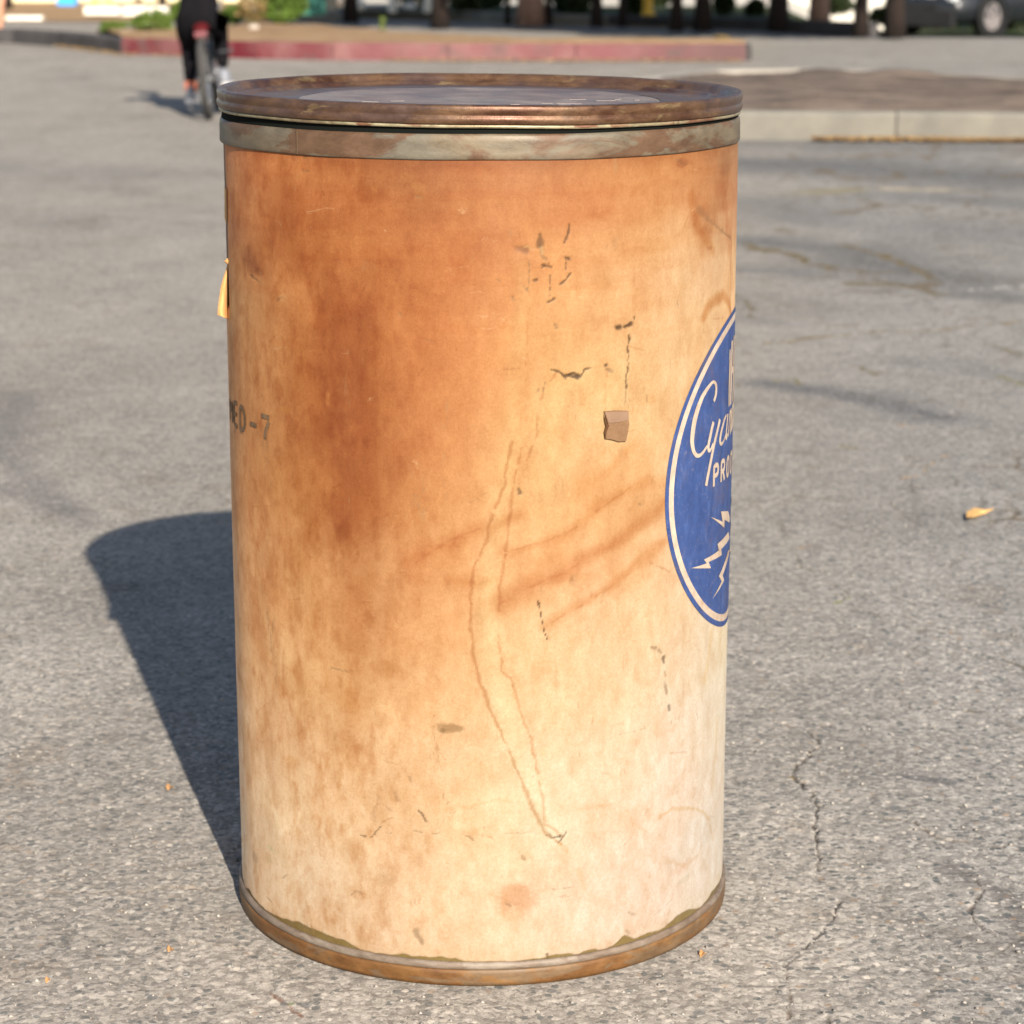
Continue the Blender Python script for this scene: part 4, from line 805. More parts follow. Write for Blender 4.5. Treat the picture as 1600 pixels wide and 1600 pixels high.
# concrete kerbed median with dark mulch, right of the drum
med = empty('median', (0, 0, 0), label='low median with pale concrete kerb and dark mulch, right behind the drum', cat='kerb')
MF = [gnd(*q) for q in [(980, 214), (1010, 217), (1150, 218.5), (1400, 219.5), (1620, 222), (1900, 226)]]
kerb(MF, 'kerb_stone', M_conc, med)
MBk = [gnd(x, y, KH) for x, y in [(985, 126), (1100, 112), (1250, 108), (1400, 112), (1600, 123), (1900, 140)]]
kerb(MBk, 'back_kerb_stone', plain('sunny_kerb', (.30, .275, .24), .85, var=.25, scale=2), med, .13, KH+.012, -1)  # paler copy of the kerb concrete, sunlight put into its colour
kerb([MBk[0], ((MBk[0][0]+MF[0][0])/2-.25, (MBk[0][1]+MF[0][1])/2), MF[0]], 'nose_kerb_stone', M_conc, med, .15, KH-.003, 1)
bed([(p[0], p[1]+.14) for p in MF], [(p[0], p[1]-.11) for p in MBk], M_mulch, 'mulch', med, KH+.004, .10, .025, 110, 26)
# drifts of dry leaves at the kerb feet
def litter(P, wd, n, name, seed, z=0, cols=None, size=(.012, .035), **k):
    rg = random.Random(seed); V = []; Q = []; P = [Vector((p[0], p[1], 0)) for p in P]; L = [(b_-a).length for a, b_ in zip(P[:-1], P[1:])]
    for i in range(n):
        q = rg.uniform(0, sum(L)); j = 0
        while q > L[j] and j < len(L)-1: q -= L[j]; j += 1
        c_ = P[j].lerp(P[j+1], q/L[j]); d = (P[j+1]-P[j]).normalized()
        if vn(np.array([c_.x*3.1]), np.array([seed*1.0]), 5)[0] < .10: continue
        c_ += Vector((d.y, -d.x, 0))*abs(rg.gauss(0, wd)); s = rg.uniform(*size); a = rg.uniform(0, 6.28); tl = rg.uniform(-.5, .5); n0 = len(V)
        for u, v in ((-1, 0), (0, -.45), (1, 0), (0, .45)):
            V.append((c_.x+s*(u*math.cos(a)-v*math.sin(a)), c_.y+s*(u*math.sin(a)+v*math.cos(a)), z+.008+abs(s*(u*tl))+rg.uniform(0, .012)))
        Q.append((n0, n0+1, n0+2, n0+3))
    t = NT(name+'_colour'); t.set(t.ramp(t.noise(30, 2), [(.35, (.28, .15, .05)), (.5, (.35, .22, .09)), (.65, (.42, .29, .13))]), .8); o = big_mesh(name, np.array(V), np.array(Q), t.m, smooth=False); tag(o, kind='stuff'); return o
litter([gnd(*q) for q in [(1272, 220.6), (1400, 221.0), (1600, 223.4), (1800, 227)]], .028, 5200, 'leaf_litter', 1)
litter([gnd(*q) for q in [(600, 96), (800, 96.6), (1160, 97)]], .04, 900, 'leaf_litter', 2)
litter([gnd(*q) for q in [(95, 74), (150, 80), (190, 86), (240, 87), (300, 89)]], .07, 260, 'leaf_litter', 3)
# far kerb and the verge under the trees
FK = [gnd(*q) for q in [(500, 27.5), (530, 28), (700, 33), (800, 38.5), (950, 41.5), (1100, 45.5), (1360, 55)]]
fk = empty('far_kerb', (0, 0, 0), label='far kerb along the road edge below the shaded trees', cat='kerb')
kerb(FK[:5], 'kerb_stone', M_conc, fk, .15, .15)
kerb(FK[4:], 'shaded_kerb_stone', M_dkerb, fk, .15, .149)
litter([gnd(*q) for q in [(780, 38), (950, 42), (1100, 46)]], .10, 900, 'leaf_litter', 4)
t = NT('verge_lawn'); n = t.noise(.8, 6, .7); t.set(t.ramp(n, [(.35, (.020, .030, .008)), (.55, (.032, .048, .012)), (.72, (.060, .060, .022))]), .95); t.bump(t.noise(40, 4), .03); M_lawn = t.m
def slab(name, poly, z, mat, thick=None, sub=24):
    """a patch of ground that follows the terrain"""
    A, B, C_, D = [np.array(p, float) for p in poly]; V = []
    for j in range(sub):
        v = j/(sub-1)
        for i in range(sub):
            u = i/(sub-1); p = (A*(1-u)+B*u)*(1-v) + (D*(1-u)+C_*u)*v; V.append((p[0], p[1], z + float(terrain(p[0], p[1]))))
    o = big_mesh(name, np.array(V), grid_quads(sub, sub), mat); tag(o, kind='structure'); return o
f0, f1 = FK[0], FK[-1]
slab('lawn', [(f0[0]-.3, f0[1]+.14), (f1[0], f1[1]+.14), (f1[0]+2.0, 37.0), (-3.2, 37.0)], .12, M_lawn)
slab('lawn', [(f1[0]+.05, f1[1]+.05), (9.5, 26.7), (17, 42), (f1[0]+2.0, 37.4)], .008, M_lawn, sub=50)
t = NT('pale_path'); t.set(t.ramp(t.noise(.9, 6), [(.35, (.42, .38, .32)), (.65, (.56, .52, .45))]), .9); M_path = t.m
slab('path', [(-2.6, 37.1), (5.6, 37.1), (6.0, 43.5), (-2.6, 43.5)], .125, M_path)
slab('lawn', [(6.05, 37.4), (30, 37.4), (34, 60), (6.05, 60)], .004, M_lawn, sub=60)
slab('ground_dirt', [(-11, 33.6), (-4.3, 33.6), (-4.3, 44), (-13, 44)], .012, M_soil)
slab('ground_dirt', [(-4.2, 34.7), (-3.0, 34.7), (-3.0, 44), (-4.2, 44)], .014, M_soil)

# ------------------------------------------------------------------ weeds and shrubs
def foliage(name, centre, dims, n, size, seed, mat, parent=None, leafy=True, shell=.35):
    rg = np.random.RandomState(seed); P = rg.normal(size=(n, 3)); P /= np.linalg.norm(P, axis=1)[:, None]; P *= (shell + (1-shell)*rg.rand(n, 1))**.6
    lump = 1 + .45*np.stack([fbm(P[:, 0]*2+seed, P[:, 2]*2, seed, 3)]*3, 1)*2; P = P*lump*np.array(dims)/2
    keep = fbm(P[:, 0]/max(dims)*7+3, P[:, 2]/max(dims)*7+P[:, 1]/max(dims)*5, seed+3, 2) > -.16; P = P[keep]; n = len(P)
    a = rg.normal(size=(n, 3)); a /= np.linalg.norm(a, axis=1)[:, None]; b_ = np.cross(a, rg.normal(size=(n, 3))); b_ /= np.linalg.norm(b_, axis=1)[:, None]
    s = size*(.6+.8*rg.rand(n, 1)); c = P + np.array(centre)
    V = np.stack([c-a*s, c-b_*s*.42, c+a*s, c+b_*s*.42], 1).reshape(-1, 3)
    return big_mesh(name, V, np.arange(4*n).reshape(-1, 4), mat, parent, smooth=False)
def leafmat(name, a, b, c):
    t = NT(name); t.set(t.ramp(t.noise(1.3, 5, .7), [(.3, a), (.5, b), (.7, c)]), .6, 0, .3)
    tr = t.n('BsdfTranslucent'); tr.inputs[0].default_value = (*[v*1.2 for v in c], 1); mx = t.n('MixShader'); mx.inputs[0].default_value = .25
    t.l(t.p.outputs[0], mx.inputs[1]); t.l(tr.outputs[0], mx.inputs[2]); t.l(mx.outputs[0], t.out.inputs[0]); return t.m
M_leaf = leafmat('tree_leaves', (.030, .045, .012), (.050, .075, .018), (.085, .115, .03)); M_weed = leafmat('weed_leaves', (.06, .10, .015), (.11, .17, .03), (.18, .22, .06))
M_shrub = leafmat('shrub_leaves', (.012, .020, .006), (.022, .034, .009), (.040, .056, .016)); M_bush = leafmat('bush_leaves', (.05, .09, .012), (.085, .14, .022), (.12, .19, .035)); M_dry = leafmat('dry_stalks', (.16, .10, .04), (.25, .17, .07), (.30, .24, .10))
def plant(x, ybase, wpx, hpx, mat, label, n=500, name='weed_clump', cat='weed', z=KH, size=.035, dep=None, group=None):
    gx_, gy_ = gnd(x, ybase, z); k = math.hypot(gy_, 1)/F; W, H_ = wpx*k, hpx*k
    e_ = empty(name, (gx_, gy_, z), label=label, cat=cat, group=group)
    foliage('leaves', (0, 0, H_*.52), (W, dep or W*.7, H_), n, size, int(x), mat, e_)
    b = MB(); rg = random.Random(int(x))
    for i in range(9): b.tube([(rg.uniform(-.15, .15)*W, rg.uniform(-.1, .1)*W, 0), (rg.uniform(-.3, .3)*W, rg.uniform(-.2, .2)*W, H_*.5), (rg.uniform(-.45, .45)*W, rg.uniform(-.3, .3)*W, H_*.9)], [.006, .004, .002], 5)
    b.build('stem', plain('weed_stem', (.16, .14, .05), .8), e_, kind='stuff'); return e_
plant(178, 51, 44, 17, M_weed, 'low green weeds at the left tip of the island', 360, group='green weeds on the island')
plant(238, 52, 66, 34, M_weed, 'tall loose weeds on the island left of the cyclist', 900, group='green weeds on the island')
plant(282, 42, 40, 40, M_weed, 'weeds directly behind the cyclist on the left side', 420, group='green weeds on the island')
plant(368, 38, 34, 30, M_bush, 'small rounded green weed right of the cyclist', 500, group='green weeds on the island')
plant(438, 38, 72, 62, M_bush, 'bright green bush growing on the island beside the teal bin', 2600, 'green_bush', 'bush', size=.05)
plant(395, 40, 50, 50, M_dry, 'dry brown stalks between the weed and the green bush', 340, 'dry_stalks', 'plant')
plant(598, 52, 10, 26, M_weed, 'single thin weed standing alone on the island soil', 70, group='green weeds on the island', size=.02)
plant(1128, 62, 30, 6, M_dry, 'flat dry weeds near the right end of the island', 120, 'dry_stalks', 'plant', size=.02)
def rock(x, y, wpx, hpx, z, label, seed, c=(.42, .36, .31)):
    gx_, gy_ = gnd(x, y, z); k = gy_/F; b = MB(); b.blob((0, 0, hpx*k*.4), (wpx*k, wpx*k*.8, hpx*k), 2, .14, seed); o = b.build('stone', plain('stone_grey', c, .9, var=.2, scale=12)); o.location = (gx_, gy_, z); tag(o, label, 'stone', 'pale stones on the island')
rock(396, 49, 17, 12, KH, 'pale rounded stone on the island soil right of the cyclist', 1); rock(200, 52, 42, 8, KH, 'flat tan stone lying before the weeds at the left tip', 2, (.34, .26, .19)); rock(405, 57, 7, 4, KH, 'tiny pale stone just in front of the rounded one', 3)

# ------------------------------------------------------------------ trees
def barkmat(name, a, b_):
    t = NT(name); n = t.noise(6, 6, .7, t.mapped((1, 1, .25))); t.set(t.ramp(n, [(.35, a), (.65, b_)]), .95); t.bump(n, .03); return t.m
M_bark = barkmat('shade_dark_bark', (.009, .006, .005), (.022, .014, .011)); M_barkl = barkmat('sunlit_pale_bark', (.20, .115, .08), (.30, .19, .145))  # trunk shade is put into the dark bark colour, sunlight into the pale
tree_mesh = None
def tree(x, ybase, wpx, label, mat=M_bark, flare=1.3, crown=True, z=.12, lean=0, group='trees beyond the road'):
    global tree_mesh
    gx_, gy_ = gnd(x, ybase, z); zt = z + float(terrain(gx_, gy_)); rad = wpx*gy_/F/2; rg = random.Random(int(x)*3+1)
    e_ = empty('tree', (gx_, gy_, zt), label=label, cat='tree', group=group)
    hh = 3.4 + rg.uniform(-.3, .5); b = MB()
    pts = [(0, 0, -.1), (0, 0, .25), (lean*.3, -.05, 1.0), (lean*.8, -.5, 2.2), (lean+.15, -1.3, hh)]
    b.tube(pts, [rad*flare, rad*1.05, rad*.95, rad*.85, rad*.6], 14)
    for k in range(6):
        a = rg.uniform(0, 6.28); s = Vector(pts[3]).lerp(Vector(pts[4]), rg.random()); d = Vector((math.cos(a)*1.6, -abs(math.sin(a))*1.8-.6, rg.uniform(.6, 1.6)))
        b.tube([s, s+d*.5+Vector((0, 0, .2)), s+d], [rad*.4, rad*.26, rad*.1], 7)
    b.build('trunk', mat, e_, smooth=True)
    if crown:
        if tree_mesh is None:
            o = foliage('crown', (0, 0, 0), (4.0, 4.4, 2.3), 4200, .17, 5, M_leaf, e_); tree_mesh = o.data
        else:
            o = bpy.data.objects.new('crown', tree_mesh); link(o, e_)
        o.location = (rg.uniform(-.3, .9), -3.1+rg.uniform(-.4, .4), hh+.55); o.rotation_euler = (0, 0, rg.uniform(0, 6.28)); o.scale = (1, 1, rg.uniform(.85, 1.1))  # unseen crown, flattened and shifted sunward to shade the verge
    return e_
T_ = [(688, 31, 24, 'dark trunk right of the two pale bollards'), (793, 27, 8, 'thin dark trunk just left of the big pinkish trunk', ), (857, 28, 11, 'narrow dark trunk hugging the right side of the pinkish trunk'),
      (932, 30, 16, 'dark trunk midway between the pinkish trunk and the yellow hydrant'), (1057, 36, 17, 'dark trunk right of the yellow hydrant'), (1098, 36, 24, 'thick dark trunk, the right one of a close pair'),
      (1216, 36, 28, 'thick reddish-brown trunk standing alone between bright gaps'), (1345, 44, 20, 'black-looking trunk left of the parked car'), (1398, 45, 28, 'dark trunk nearest to the parked car'), (973, 30, 12, 'slim brown trunk left of the yellow hydrant')]
for x, yb, wp, lb in T_: tree(x, yb, wp, lb)
tree(829, 28, 38, 'broad pinkish sunlit trunk with a flared base', M_barkl, 1.25, False)
tree(1280, 33, 30, 'pale sunlit trunk between the brown trunk and the black one', M_barkl, 1.2, False)
tree(548, 24, 20, 'dark trunk behind the white ball', z=.12)
tree(388, 2, 26, 'brown trunk behind the weeds right of the cyclist', M_bark, 1.1, False, z=.01)
tree(12, 14, 15, 'dark trunk at the left edge of the photo', M_bark, 1.1, False, z=.01)
tree(254, 8, 12, 'brown trunk behind the cream wall left of the cyclist', M_bark, 1.1, False, z=.01)
# two young street trees beyond the frame's right edge and left road side are not in view and are left out

# ------------------------------------------------------------------ street things in the far background
def box_thing(name, x0, x1, yb, hm, dm, mat, label, cat, z=.12, top=0, group=None, bev=.02):
    a = gnd(x0, yb, z); c_ = gnd(x1, yb, z); w_ = abs(c_[0]-a[0]); o_ = MB().box((0, dm/2, hm/2), (w_, dm, hm), None, bev).build(name, mat); o_.location = ((a[0]+c_[0])/2, a[1], z); tag(o_, label, cat, group); return o_
M_white = plain('white_paint', (.72, .68, .60), .6, var=.1); M_cream = plain('cream_render', (.70, .60, .38), .8, var=.12, scale=2); M_teal = plain('teal_plastic', (.03, .15, .12), .45, var=.15)
def bollard(x, yb, wp, hm, label, group='white bollards on the verge'):
    gx_, gy_ = gnd(x, yb, .12); r_ = wp*gy_/F/2; e_ = empty('bollard', (gx_, gy_, .12), label=label, cat='bollard', group=group)
    b = MB(); b.lathe([(0, 0), (r_*1.0, 0), (r_*.9, .06), (r_*.72, .12), (r_*.70, hm), (0.001, hm)], 20); b.build('post', M_white, e_, smooth=True)
    b = MB(); b.lathe([(0.001, hm+.06), (r_*.5, hm+.05), (r_*.82, hm+.02), (r_*.82, hm-.01), (0.001, hm-.01)], 20); b.build('cap', M_white, e_, smooth=True)
bollard(613, 20, 15, .9, 'left one of the pair of pale bollards'); bollard(669, 20, 17, .9, 'right one of the pair of pale bollards, beside the dark trunk')
# teal bin on a concrete pad
p = gnd(487, 24, .16); e_ = empty('litter_bin', (p[0], p[1], .14), label='teal bin standing on a pale concrete pad beside the green bush', cat='bin')
MB().box((0, .22, .45), (.33, .36, .86), None, .03).build('bin_body', M_teal, e_); MB().box((0, .22, .93), (.36, .40, .09), None, .03).build('lid', plain('bin_lid', (.02, .10, .085), .4), e_)
box_thing('concrete_pad', 466, 530, 35, .14, .9, M_conc, 'pale concrete pad under the teal bin', 'slab', z=.0)
box_thing('concrete_post', 508, 526, 26, 1.1, .2, plain('weathered_post', (.42, .36, .27), .9), 'square pale concrete post right of the teal bin', 'post', z=.05)
# yellow hydrant
p = gnd(1012, 25, .12); e_ = empty('fire_hydrant', (p[0], p[1], .12), label='small yellow hydrant on the verge between dark trunks', cat='hydrant'); M_yel = plain('yellow_paint', (.72, .42, .05), .5, var=.1)
b = MB(); b.lathe([(0.001, 0), (.10, 0), (.10, .04), (.07, .05), (.065, .38), (.085, .40), (.085, .43), (.065, .47), (.03, .52), (.001, .53)], 20); b.build('barrel', M_yel, e_, smooth=True)
for s in (-1, 1): b = MB(); b.tube([(s*.06, 0, .30), (s*.115, 0, .30)], .032, 12); b.build('nozzle', M_yel, e_)
b = MB(); b.tube([(0, -.06, .26), (0, -.12, .26)], .042, 12); b.build('nozzle', M_yel, e_)
b = MB(); b.blob((0, 0, .09), (.16, .16, .18), 3, .01, 1); o = b.build('ball', M_white, smooth=True); p = gnd(563, 18, .12); o.location = (p[0], p[1], .12); tag(o, 'white ball lying on the shaded verge left of the bollards', 'ball')
b = MB(); b.blob((0, 0, .05), (.18, .14, .12), 3, .01, 1)
o = b.build('stone', M_white, smooth=True); p = gnd(640, 16, .12); o.location = (p[0], p[1], .12); tag(o, 'small pale stone between the two bollards', 'stone')
# left background
p = gnd(160, 22, .05); e_ = empty('yellow_post', (p[0], p[1], .05), label='squat yellow post flaring out on a white concrete block at the left', cat='bollard')
b = MB(); b.lathe([(.001, .11), (.17, .11), (.145, .2), (.12, .32), (.11, .9), (.08, .97), (.001, .98)], 20); b.build('post', plain('pale_yellow_paint', (.80, .60, .20), .5, var=.1), e_, smooth=True)
MB().box((.02, 0, .05), (.52, .36, .12), None, .015).build('block', M_white, e_)
for i, (x0, x1, yb, h_, lb) in enumerate([(188, 232, 26, .15, 'white concrete wheel stop right of the yellow post'), (232, 275, 25, .14, 'white concrete wheel stop nearest to the cyclist'), (8, 66, 33, .07, 'low pale edging stone at the far left')]):
    box_thing('wheel_stop', x0, x1, yb, h_, .2, M_white, lb, 'wheel stop', z=.0)
box_thing('blue_crate', 89, 118, 9, .42, .35, plain('bright_blue_plastic', (.05, .33, .80), .4, var=.08), 'bright blue crate on the brown dirt at the left', 'crate', z=.012)
# buildings behind the trees
def building(name, x0, x1, Y, hgt, mat, label, wins, depth=6, roofc=(.16, .08, .05)):
    e_ = empty(name, ((x0+x1)/2, Y, 0), label=label, cat='building'); w_ = x1-x0
    b = MB(); b.box((0, depth/2, hgt/2-.35), (w_, depth, hgt+.7)); b.build('wall', mat, e_)
    b = MB(); rz = hgt+.004; vs_ = [(-w_/2-.4, -.4, rz), (w_/2+.4, -.4, rz), (w_/2+.4, depth+.4, rz), (-w_/2-.4, depth+.4, rz), (-w_/2-.4, depth/2, rz+1.2), (w_/2+.4, depth/2, rz+1.2)]
    V_ = [b.bm.verts.new(v) for v in vs_]
    for f in [(0, 1, 5, 4), (2, 3, 4, 5), (0, 4, 3), (1, 2, 5), (3, 2, 1, 0)]: b.bm.faces.new([V_[i] for i in f])
    b.build('roof', plain(name+'_roof', roofc, .9), e_)
    for i in range(wins):
        xw = -w_/2 + w_*(i+.5)/wins; f = MB(); f.box((xw, -.02, 1.55), (1.3, .10, 1.2), None, .01); fr = f.build('window', M_white, e_)
        MB().box((xw, -.075, 1.55), (1.12, .02, 1.02)).build('pane', M_glass, fr)
t = NT('dark_glass'); t.set((.02, .025, .03), .08, 0, .5); M_glass = t.m
building('community_hall', -14.5, -4.4, 44.5, 3.4, M_cream, 'long cream building behind the brown dirt at the left', 3)
building('pale_house', 3.6, 7.4, 45.5, 3.2, plain('white_render', (.66, .62, .54), .85, var=.1, scale=1), 'small white building glimpsed between the trunks left of the car', 2)
def hedge_row(x0, x1, Y, h_, label, z=0):
    e_ = empty('hedge', ((x0+x1)/2, Y, z), label=label, cat='hedge')
    foliage('leaves', (0, 0, h_/2), ((x1-x0)*1.15, 1.6, h_*1.3), int(2600*(x1-x0)/4), .11, int(Y*x1+7), M_shrub, e_, shell=.1)
    b = MB(); rg = random.Random(int(x0*9)+50)
    for i in range(14): xx = rg.uniform(-.45, .45)*(x1-x0); b.tube([(xx, 0, 0), (xx+.1, .05, h_*.7)], [.03, .015], 6)
    b.build('stem', M_bark, e_, kind='stuff')
hedge_row(7.2, 13.5, 46.0, 2.4, 'tall dark hedge behind the parked car', -.56)
hedge_row(-2.6, 1.2, 42.0, 1.5, 'dark hedge behind the two bollards and the pinkish trunk')
hedge_row(1.4, 3.7, 43.5, 1.5, 'dark hedge behind the yellow hydrant')
# low hedge clumps between the trunks
def hedge(x, yb, wpx, hpx, label, n=900):
    plant(x, yb, wpx, hpx, M_shrub, label, n, 'shrub', 'shrub', z=.12, size=.07, group='dark shrubs between the trunks')
for x, yb, wpx, hpx, lb in [(735, 20, 60, 46, 'dark shrub right of the dark trunk beside the bollards'), (905, 24, 40, 60, 'dark shrub left of the middle trunk'), (990, 24, 34, 30, 'low dark shrub left of the yellow hydrant'), (1180, 25, 26, 22, 'low green shrub left of the thick reddish trunk'),
                            (640, 12, 60, 60, 'dark shrub behind the two bollards'), (1375, 34, 30, 16, 'low shrub between the two trunks left of the car'), (765, 15, 40, 40, 'grey green shrub left of the pinkish trunk'), (1310, 22, 40, 30, 'dark shrub between the pale trunk and the black one'), (1130, 24, 30, 30, 'dark shrub right of the thick pair of trunks'), (880, 20, 24, 40, 'slim dark shrub right of the pinkish trunk'), (1020, 10, 60, 30, 'wide dark shrub behind the yellow hydrant')]: hedge(x, yb, wpx, hpx, lb)

# ------------------------------------------------------------------ parked car
def make_car(loc, rz, scale=1):
    e_ = empty('parked_car', loc, rz, label='dark hatchback parked beyond the road edge at the right', cat='car'); e_.scale = (scale,)*3
    t = NT('charcoal_car_paint'); t.set((.014, .016, .020), .35, 0, .4); t.p.inputs['Coat Weight'].default_value = .3; M_car = t.m
    M_tyre = plain('tyre_rubber', (.012, .012, .012), .85, var=.2); M_rim = plain('alloy', (.30, .27, .27), .45, .3, var=.1); M_trim = plain('black_plastic', (.015, .015, .016), .6)
    # body: cross-sections along x (front at -2.1)
    st_ = [(-2.12, .34, .62, .70, .60), (-2.02, .25, .70, .80, .74), (-1.5, .22, .84, .87, .84), (-.95, .20, .95, .89, .90), (-.3, .20, .98, .90, .92), (.6, .20, 1.0, .90, .92), (1.5, .22, 1.02, .89, .90), (1.98, .26, .98, .84, .84), (2.08, .36, .86, .78, .76)]
    b = MB(); rings = []
    for x, zb, zt, hw, sh_ in st_:
        prof = [(-hw*.86, zb), (-hw, zb+.10), (-hw*1.02, (zb+zt)/2), (-hw*.97, zt-.10), (-hw*.86, zt), (0, zt+.03), (hw*.86, zt), (hw*.97, zt-.10), (hw*1.02, (zb+zt)/2), (hw, zb+.10), (hw*.86, zb), (0, zb-.02)]
        rings.append([b.bm.verts.new((x, y, z)) for y, z in prof])
    for a, c_ in zip(rings[:-1], rings[1:]):
        for k in range(12): b.bm.faces.new((a[k], a[(k+1) % 12], c_[(k+1) % 12], c_[k]))
    b.bm.faces.new(rings[0][::-1]); b.bm.faces.new(rings[-1]); body = b.build('body', M_car, e_, smooth=True)
    cab = [(-.95, .97, .80, .97, .78), (-.15, .99, .80, 1.42, .62), (.6, 1.0, .80, 1.50, .60), (1.4, 1.02, .80, 1.46, .60), (1.95, 1.0, .78, 1.08, .74)]
    b = MB(); rings = []
    for x, zb, hw, zt, hw2 in cab: rings.append([b.bm.verts.new(v) for v in [(x, -hw, zb-.02), (x, -hw2, zt), (x, 0, zt+.03), (x, hw2, zt), (x, hw, zb-.02)]])
    for a, c_ in zip(rings[:-1], rings[1:]):
        for k in range(4): b.bm.faces.new((a[k], a[k+1], c_[k+1], c_[k]))
    b.bm.faces.new(rings[0]); b.bm.faces.new(rings[-1][::-1]); b.build('cabin', M_car, e_, smooth=True)
    for s in (-1, 1):
        for x0, x1 in ((-.55, .10), (.18, .95), (1.02, 1.55)):
            f = lambda x, q: ((.80 + (.61-.80)*q)*s*1.012, 1.02 + (1.40-1.02)*q)
            q1 = .45 if x0 < -.2 else .9; b = MB(); pts = [(x0, *f(x0, .05)), (x1, *f(x1, .05)), (x1, *f(x1, .9)), (x0 if x0 > -.2 else x0+.35, *f(x0, q1+.2 if x0 < -.2 else .9))]
            b.face(pts); b.build('side_window', M_glass, e_)
    b = MB(); b.face([(-.93, -.70, 1.02), (-.93, .70, 1.02), (-.20, .56, 1.40), (-.20, -.56, 1.40)]); b.build('windscreen', M_glass, e_)
    b = MB(); b.face([(1.93, .66, 1.12), (1.93, -.66, 1.12), (1.50, -.52, 1.42), (1.50, .52, 1.42)]); b.build('rear_window', M_glass, e_)
    for x in (-1.32, 1.30):
        for s in (-1, 1):
            b = MB(); M_ = Matrix.Translation((x, s*.80, .33)) @ Matrix.Rotation(R_(90), 4, 'X') @ (Matrix.Rotation(R_(0), 4, 'Y'))
            b.lathe([(.21, -.11), (.29, -.115), (.33, -.08), (.335, 0), (.33, .08), (.29, .115), (.21, .11)], 32, M_, True); wh = b.build('wheel', M_tyre, e_, smooth=True)
            b = MB(); b.lathe([(.205, -.09*s), (.215, -.112*s), (.19, -.112*s), (.18, -.06*s), (.03, -.075*s), (.001, -.08*s)], 32, M_)
            for k in range(5):
                a = k*2*math.pi/5; b.box(M_ @ Vector((.115*math.cos(a), .115*math.sin(a), -.095*s)), (.17, .05, .045), (Matrix.Rotation(R_(90), 3, 'X') @ Matrix.Rotation(a, 3, 'Z')).to_quaternion())
            b.build('rim', M_rim, wh)
            b = MB(); b.lathe([(.37, -.04*s), (.40, -.13*s), (.36, -.135*s), (.34, -.04*s)], 32, M_); b.build('wheel_arch', M_trim, e_)
    for s in (-1, 1):
        b = MB(); b.box((-2.03, s*.58, .66), (.16, .30, .15), Matrix.Rotation(s*.25, 3, 'Z').to_quaternion(), .03); t = NT('headlight_glass'); t.set((.75, .78, .80), .15, .2, .6); b.build('headlight', t.m, e_)
        b = MB(); b.box((2.03, s*.62, .80), (.10, .20, .18), None, .02); b.build('tail_light', plain('red_lens', (.35, .02, .02), .2), e_)
        b = MB(); b.box((-.75, s*.98, 1.0), (.14, .16, .12), None, .04); b.build('mirror', M_car, e_)
        b = MB(); b.box((.15, s*.925, .62), (.010, .006, .66)); b.build('door_seam', M_trim, e_)
        b = MB(); b.box((.35, s*.935, .80), (.16, .02, .025), None, .006); b.build('door_handle', M_trim, e_)
    MB().box((-2.10, 0, .30), (.12, 1.46, .26), None, .04).build('front_bumper', M_trim, e_)
    MB().box((-2.14, 0, .50), (.02, .80, .10), None, .01).build('grille', M_trim, e_)
    MB().box((2.08, 0, .34), (.12, 1.45, .16), None, .04).build('rear_bumper', M_trim, e_)
    MB().box((-2.10, -.1, .60), (.03, .46, .12)).build('number_plate', M_white, e_)
    return e_
# nearest front wheel sits at photo pixel (1540, 58) on the lower lot
xw, Yc, zw = atY(1541, 58, 39.6); ang = R_(42)
make_car((xw - (-1.32*math.cos(ang) + .80*math.sin(ang)), Yc + 1.32*math.sin(ang) + .80*math.cos(ang), zw), ang, 1.0)

# ------------------------------------------------------------------ people
def skin_body(name, joints, bones, mats, pick, parent, sub=2):
    me = bpy.data.meshes.new(name); idx = {k: i for i, k in enumerate(joints)}
    me.from_pydata([joints[k][0] for k in joints], [(idx[a], idx[b_]) for a, b_ in bones], [])
    tmp = bpy.data.objects.new(name+'_skin', me); col.objects.link(tmp); md = tmp.modifiers.new('s', 'SKIN'); md.use_smooth_shade = True; md.branch_smoothing = .6
    for i, k in enumerate(joints):
        sv = me.skin_vertices[0].data[i]; r_ = joints[k][1]; sv.radius = r_ if hasattr(r_, '__len__') else (r_, r_); sv.use_root = (k == 'pelvis')
    m2 = tmp.modifiers.new('ss', 'SUBSURF'); m2.levels = sub; m2.render_levels = sub
    dg = bpy.context.evaluated_depsgraph_get(); dg.update(); m = bpy.data.meshes.new_from_object(tmp.evaluated_get(dg)); m.name = name
    bpy.data.objects.remove(tmp); bpy.data.meshes.remove(me); m.materials.clear()
    for q in mats: m.materials.append(q)
    for p in m.polygons: p.material_index = pick(p.center); p.use_smooth = True
    return link(bpy.data.objects.new(name, m), parent)
M_skin = plain('skin', (.50, .25, .16), .55, var=.06, scale=20); M_black = plain('black_cloth', (.007, .0065, .008), .95, var=.3, scale=12, bump=.002, spec=.05); M_legg = plain('black_leggings', (.006, .0055, .007), .9, var=.3, spec=.08)
M_shoe = plain('grey_shoe', (.24, .25, .28), .7); M_sole = plain('white_sole', (.70, .66, .66), .6); M_hair = plain('dark_hair', (.02, .012, .008), .6); M_socks = plain('coral_sock', (.62, .20, .12), .8)
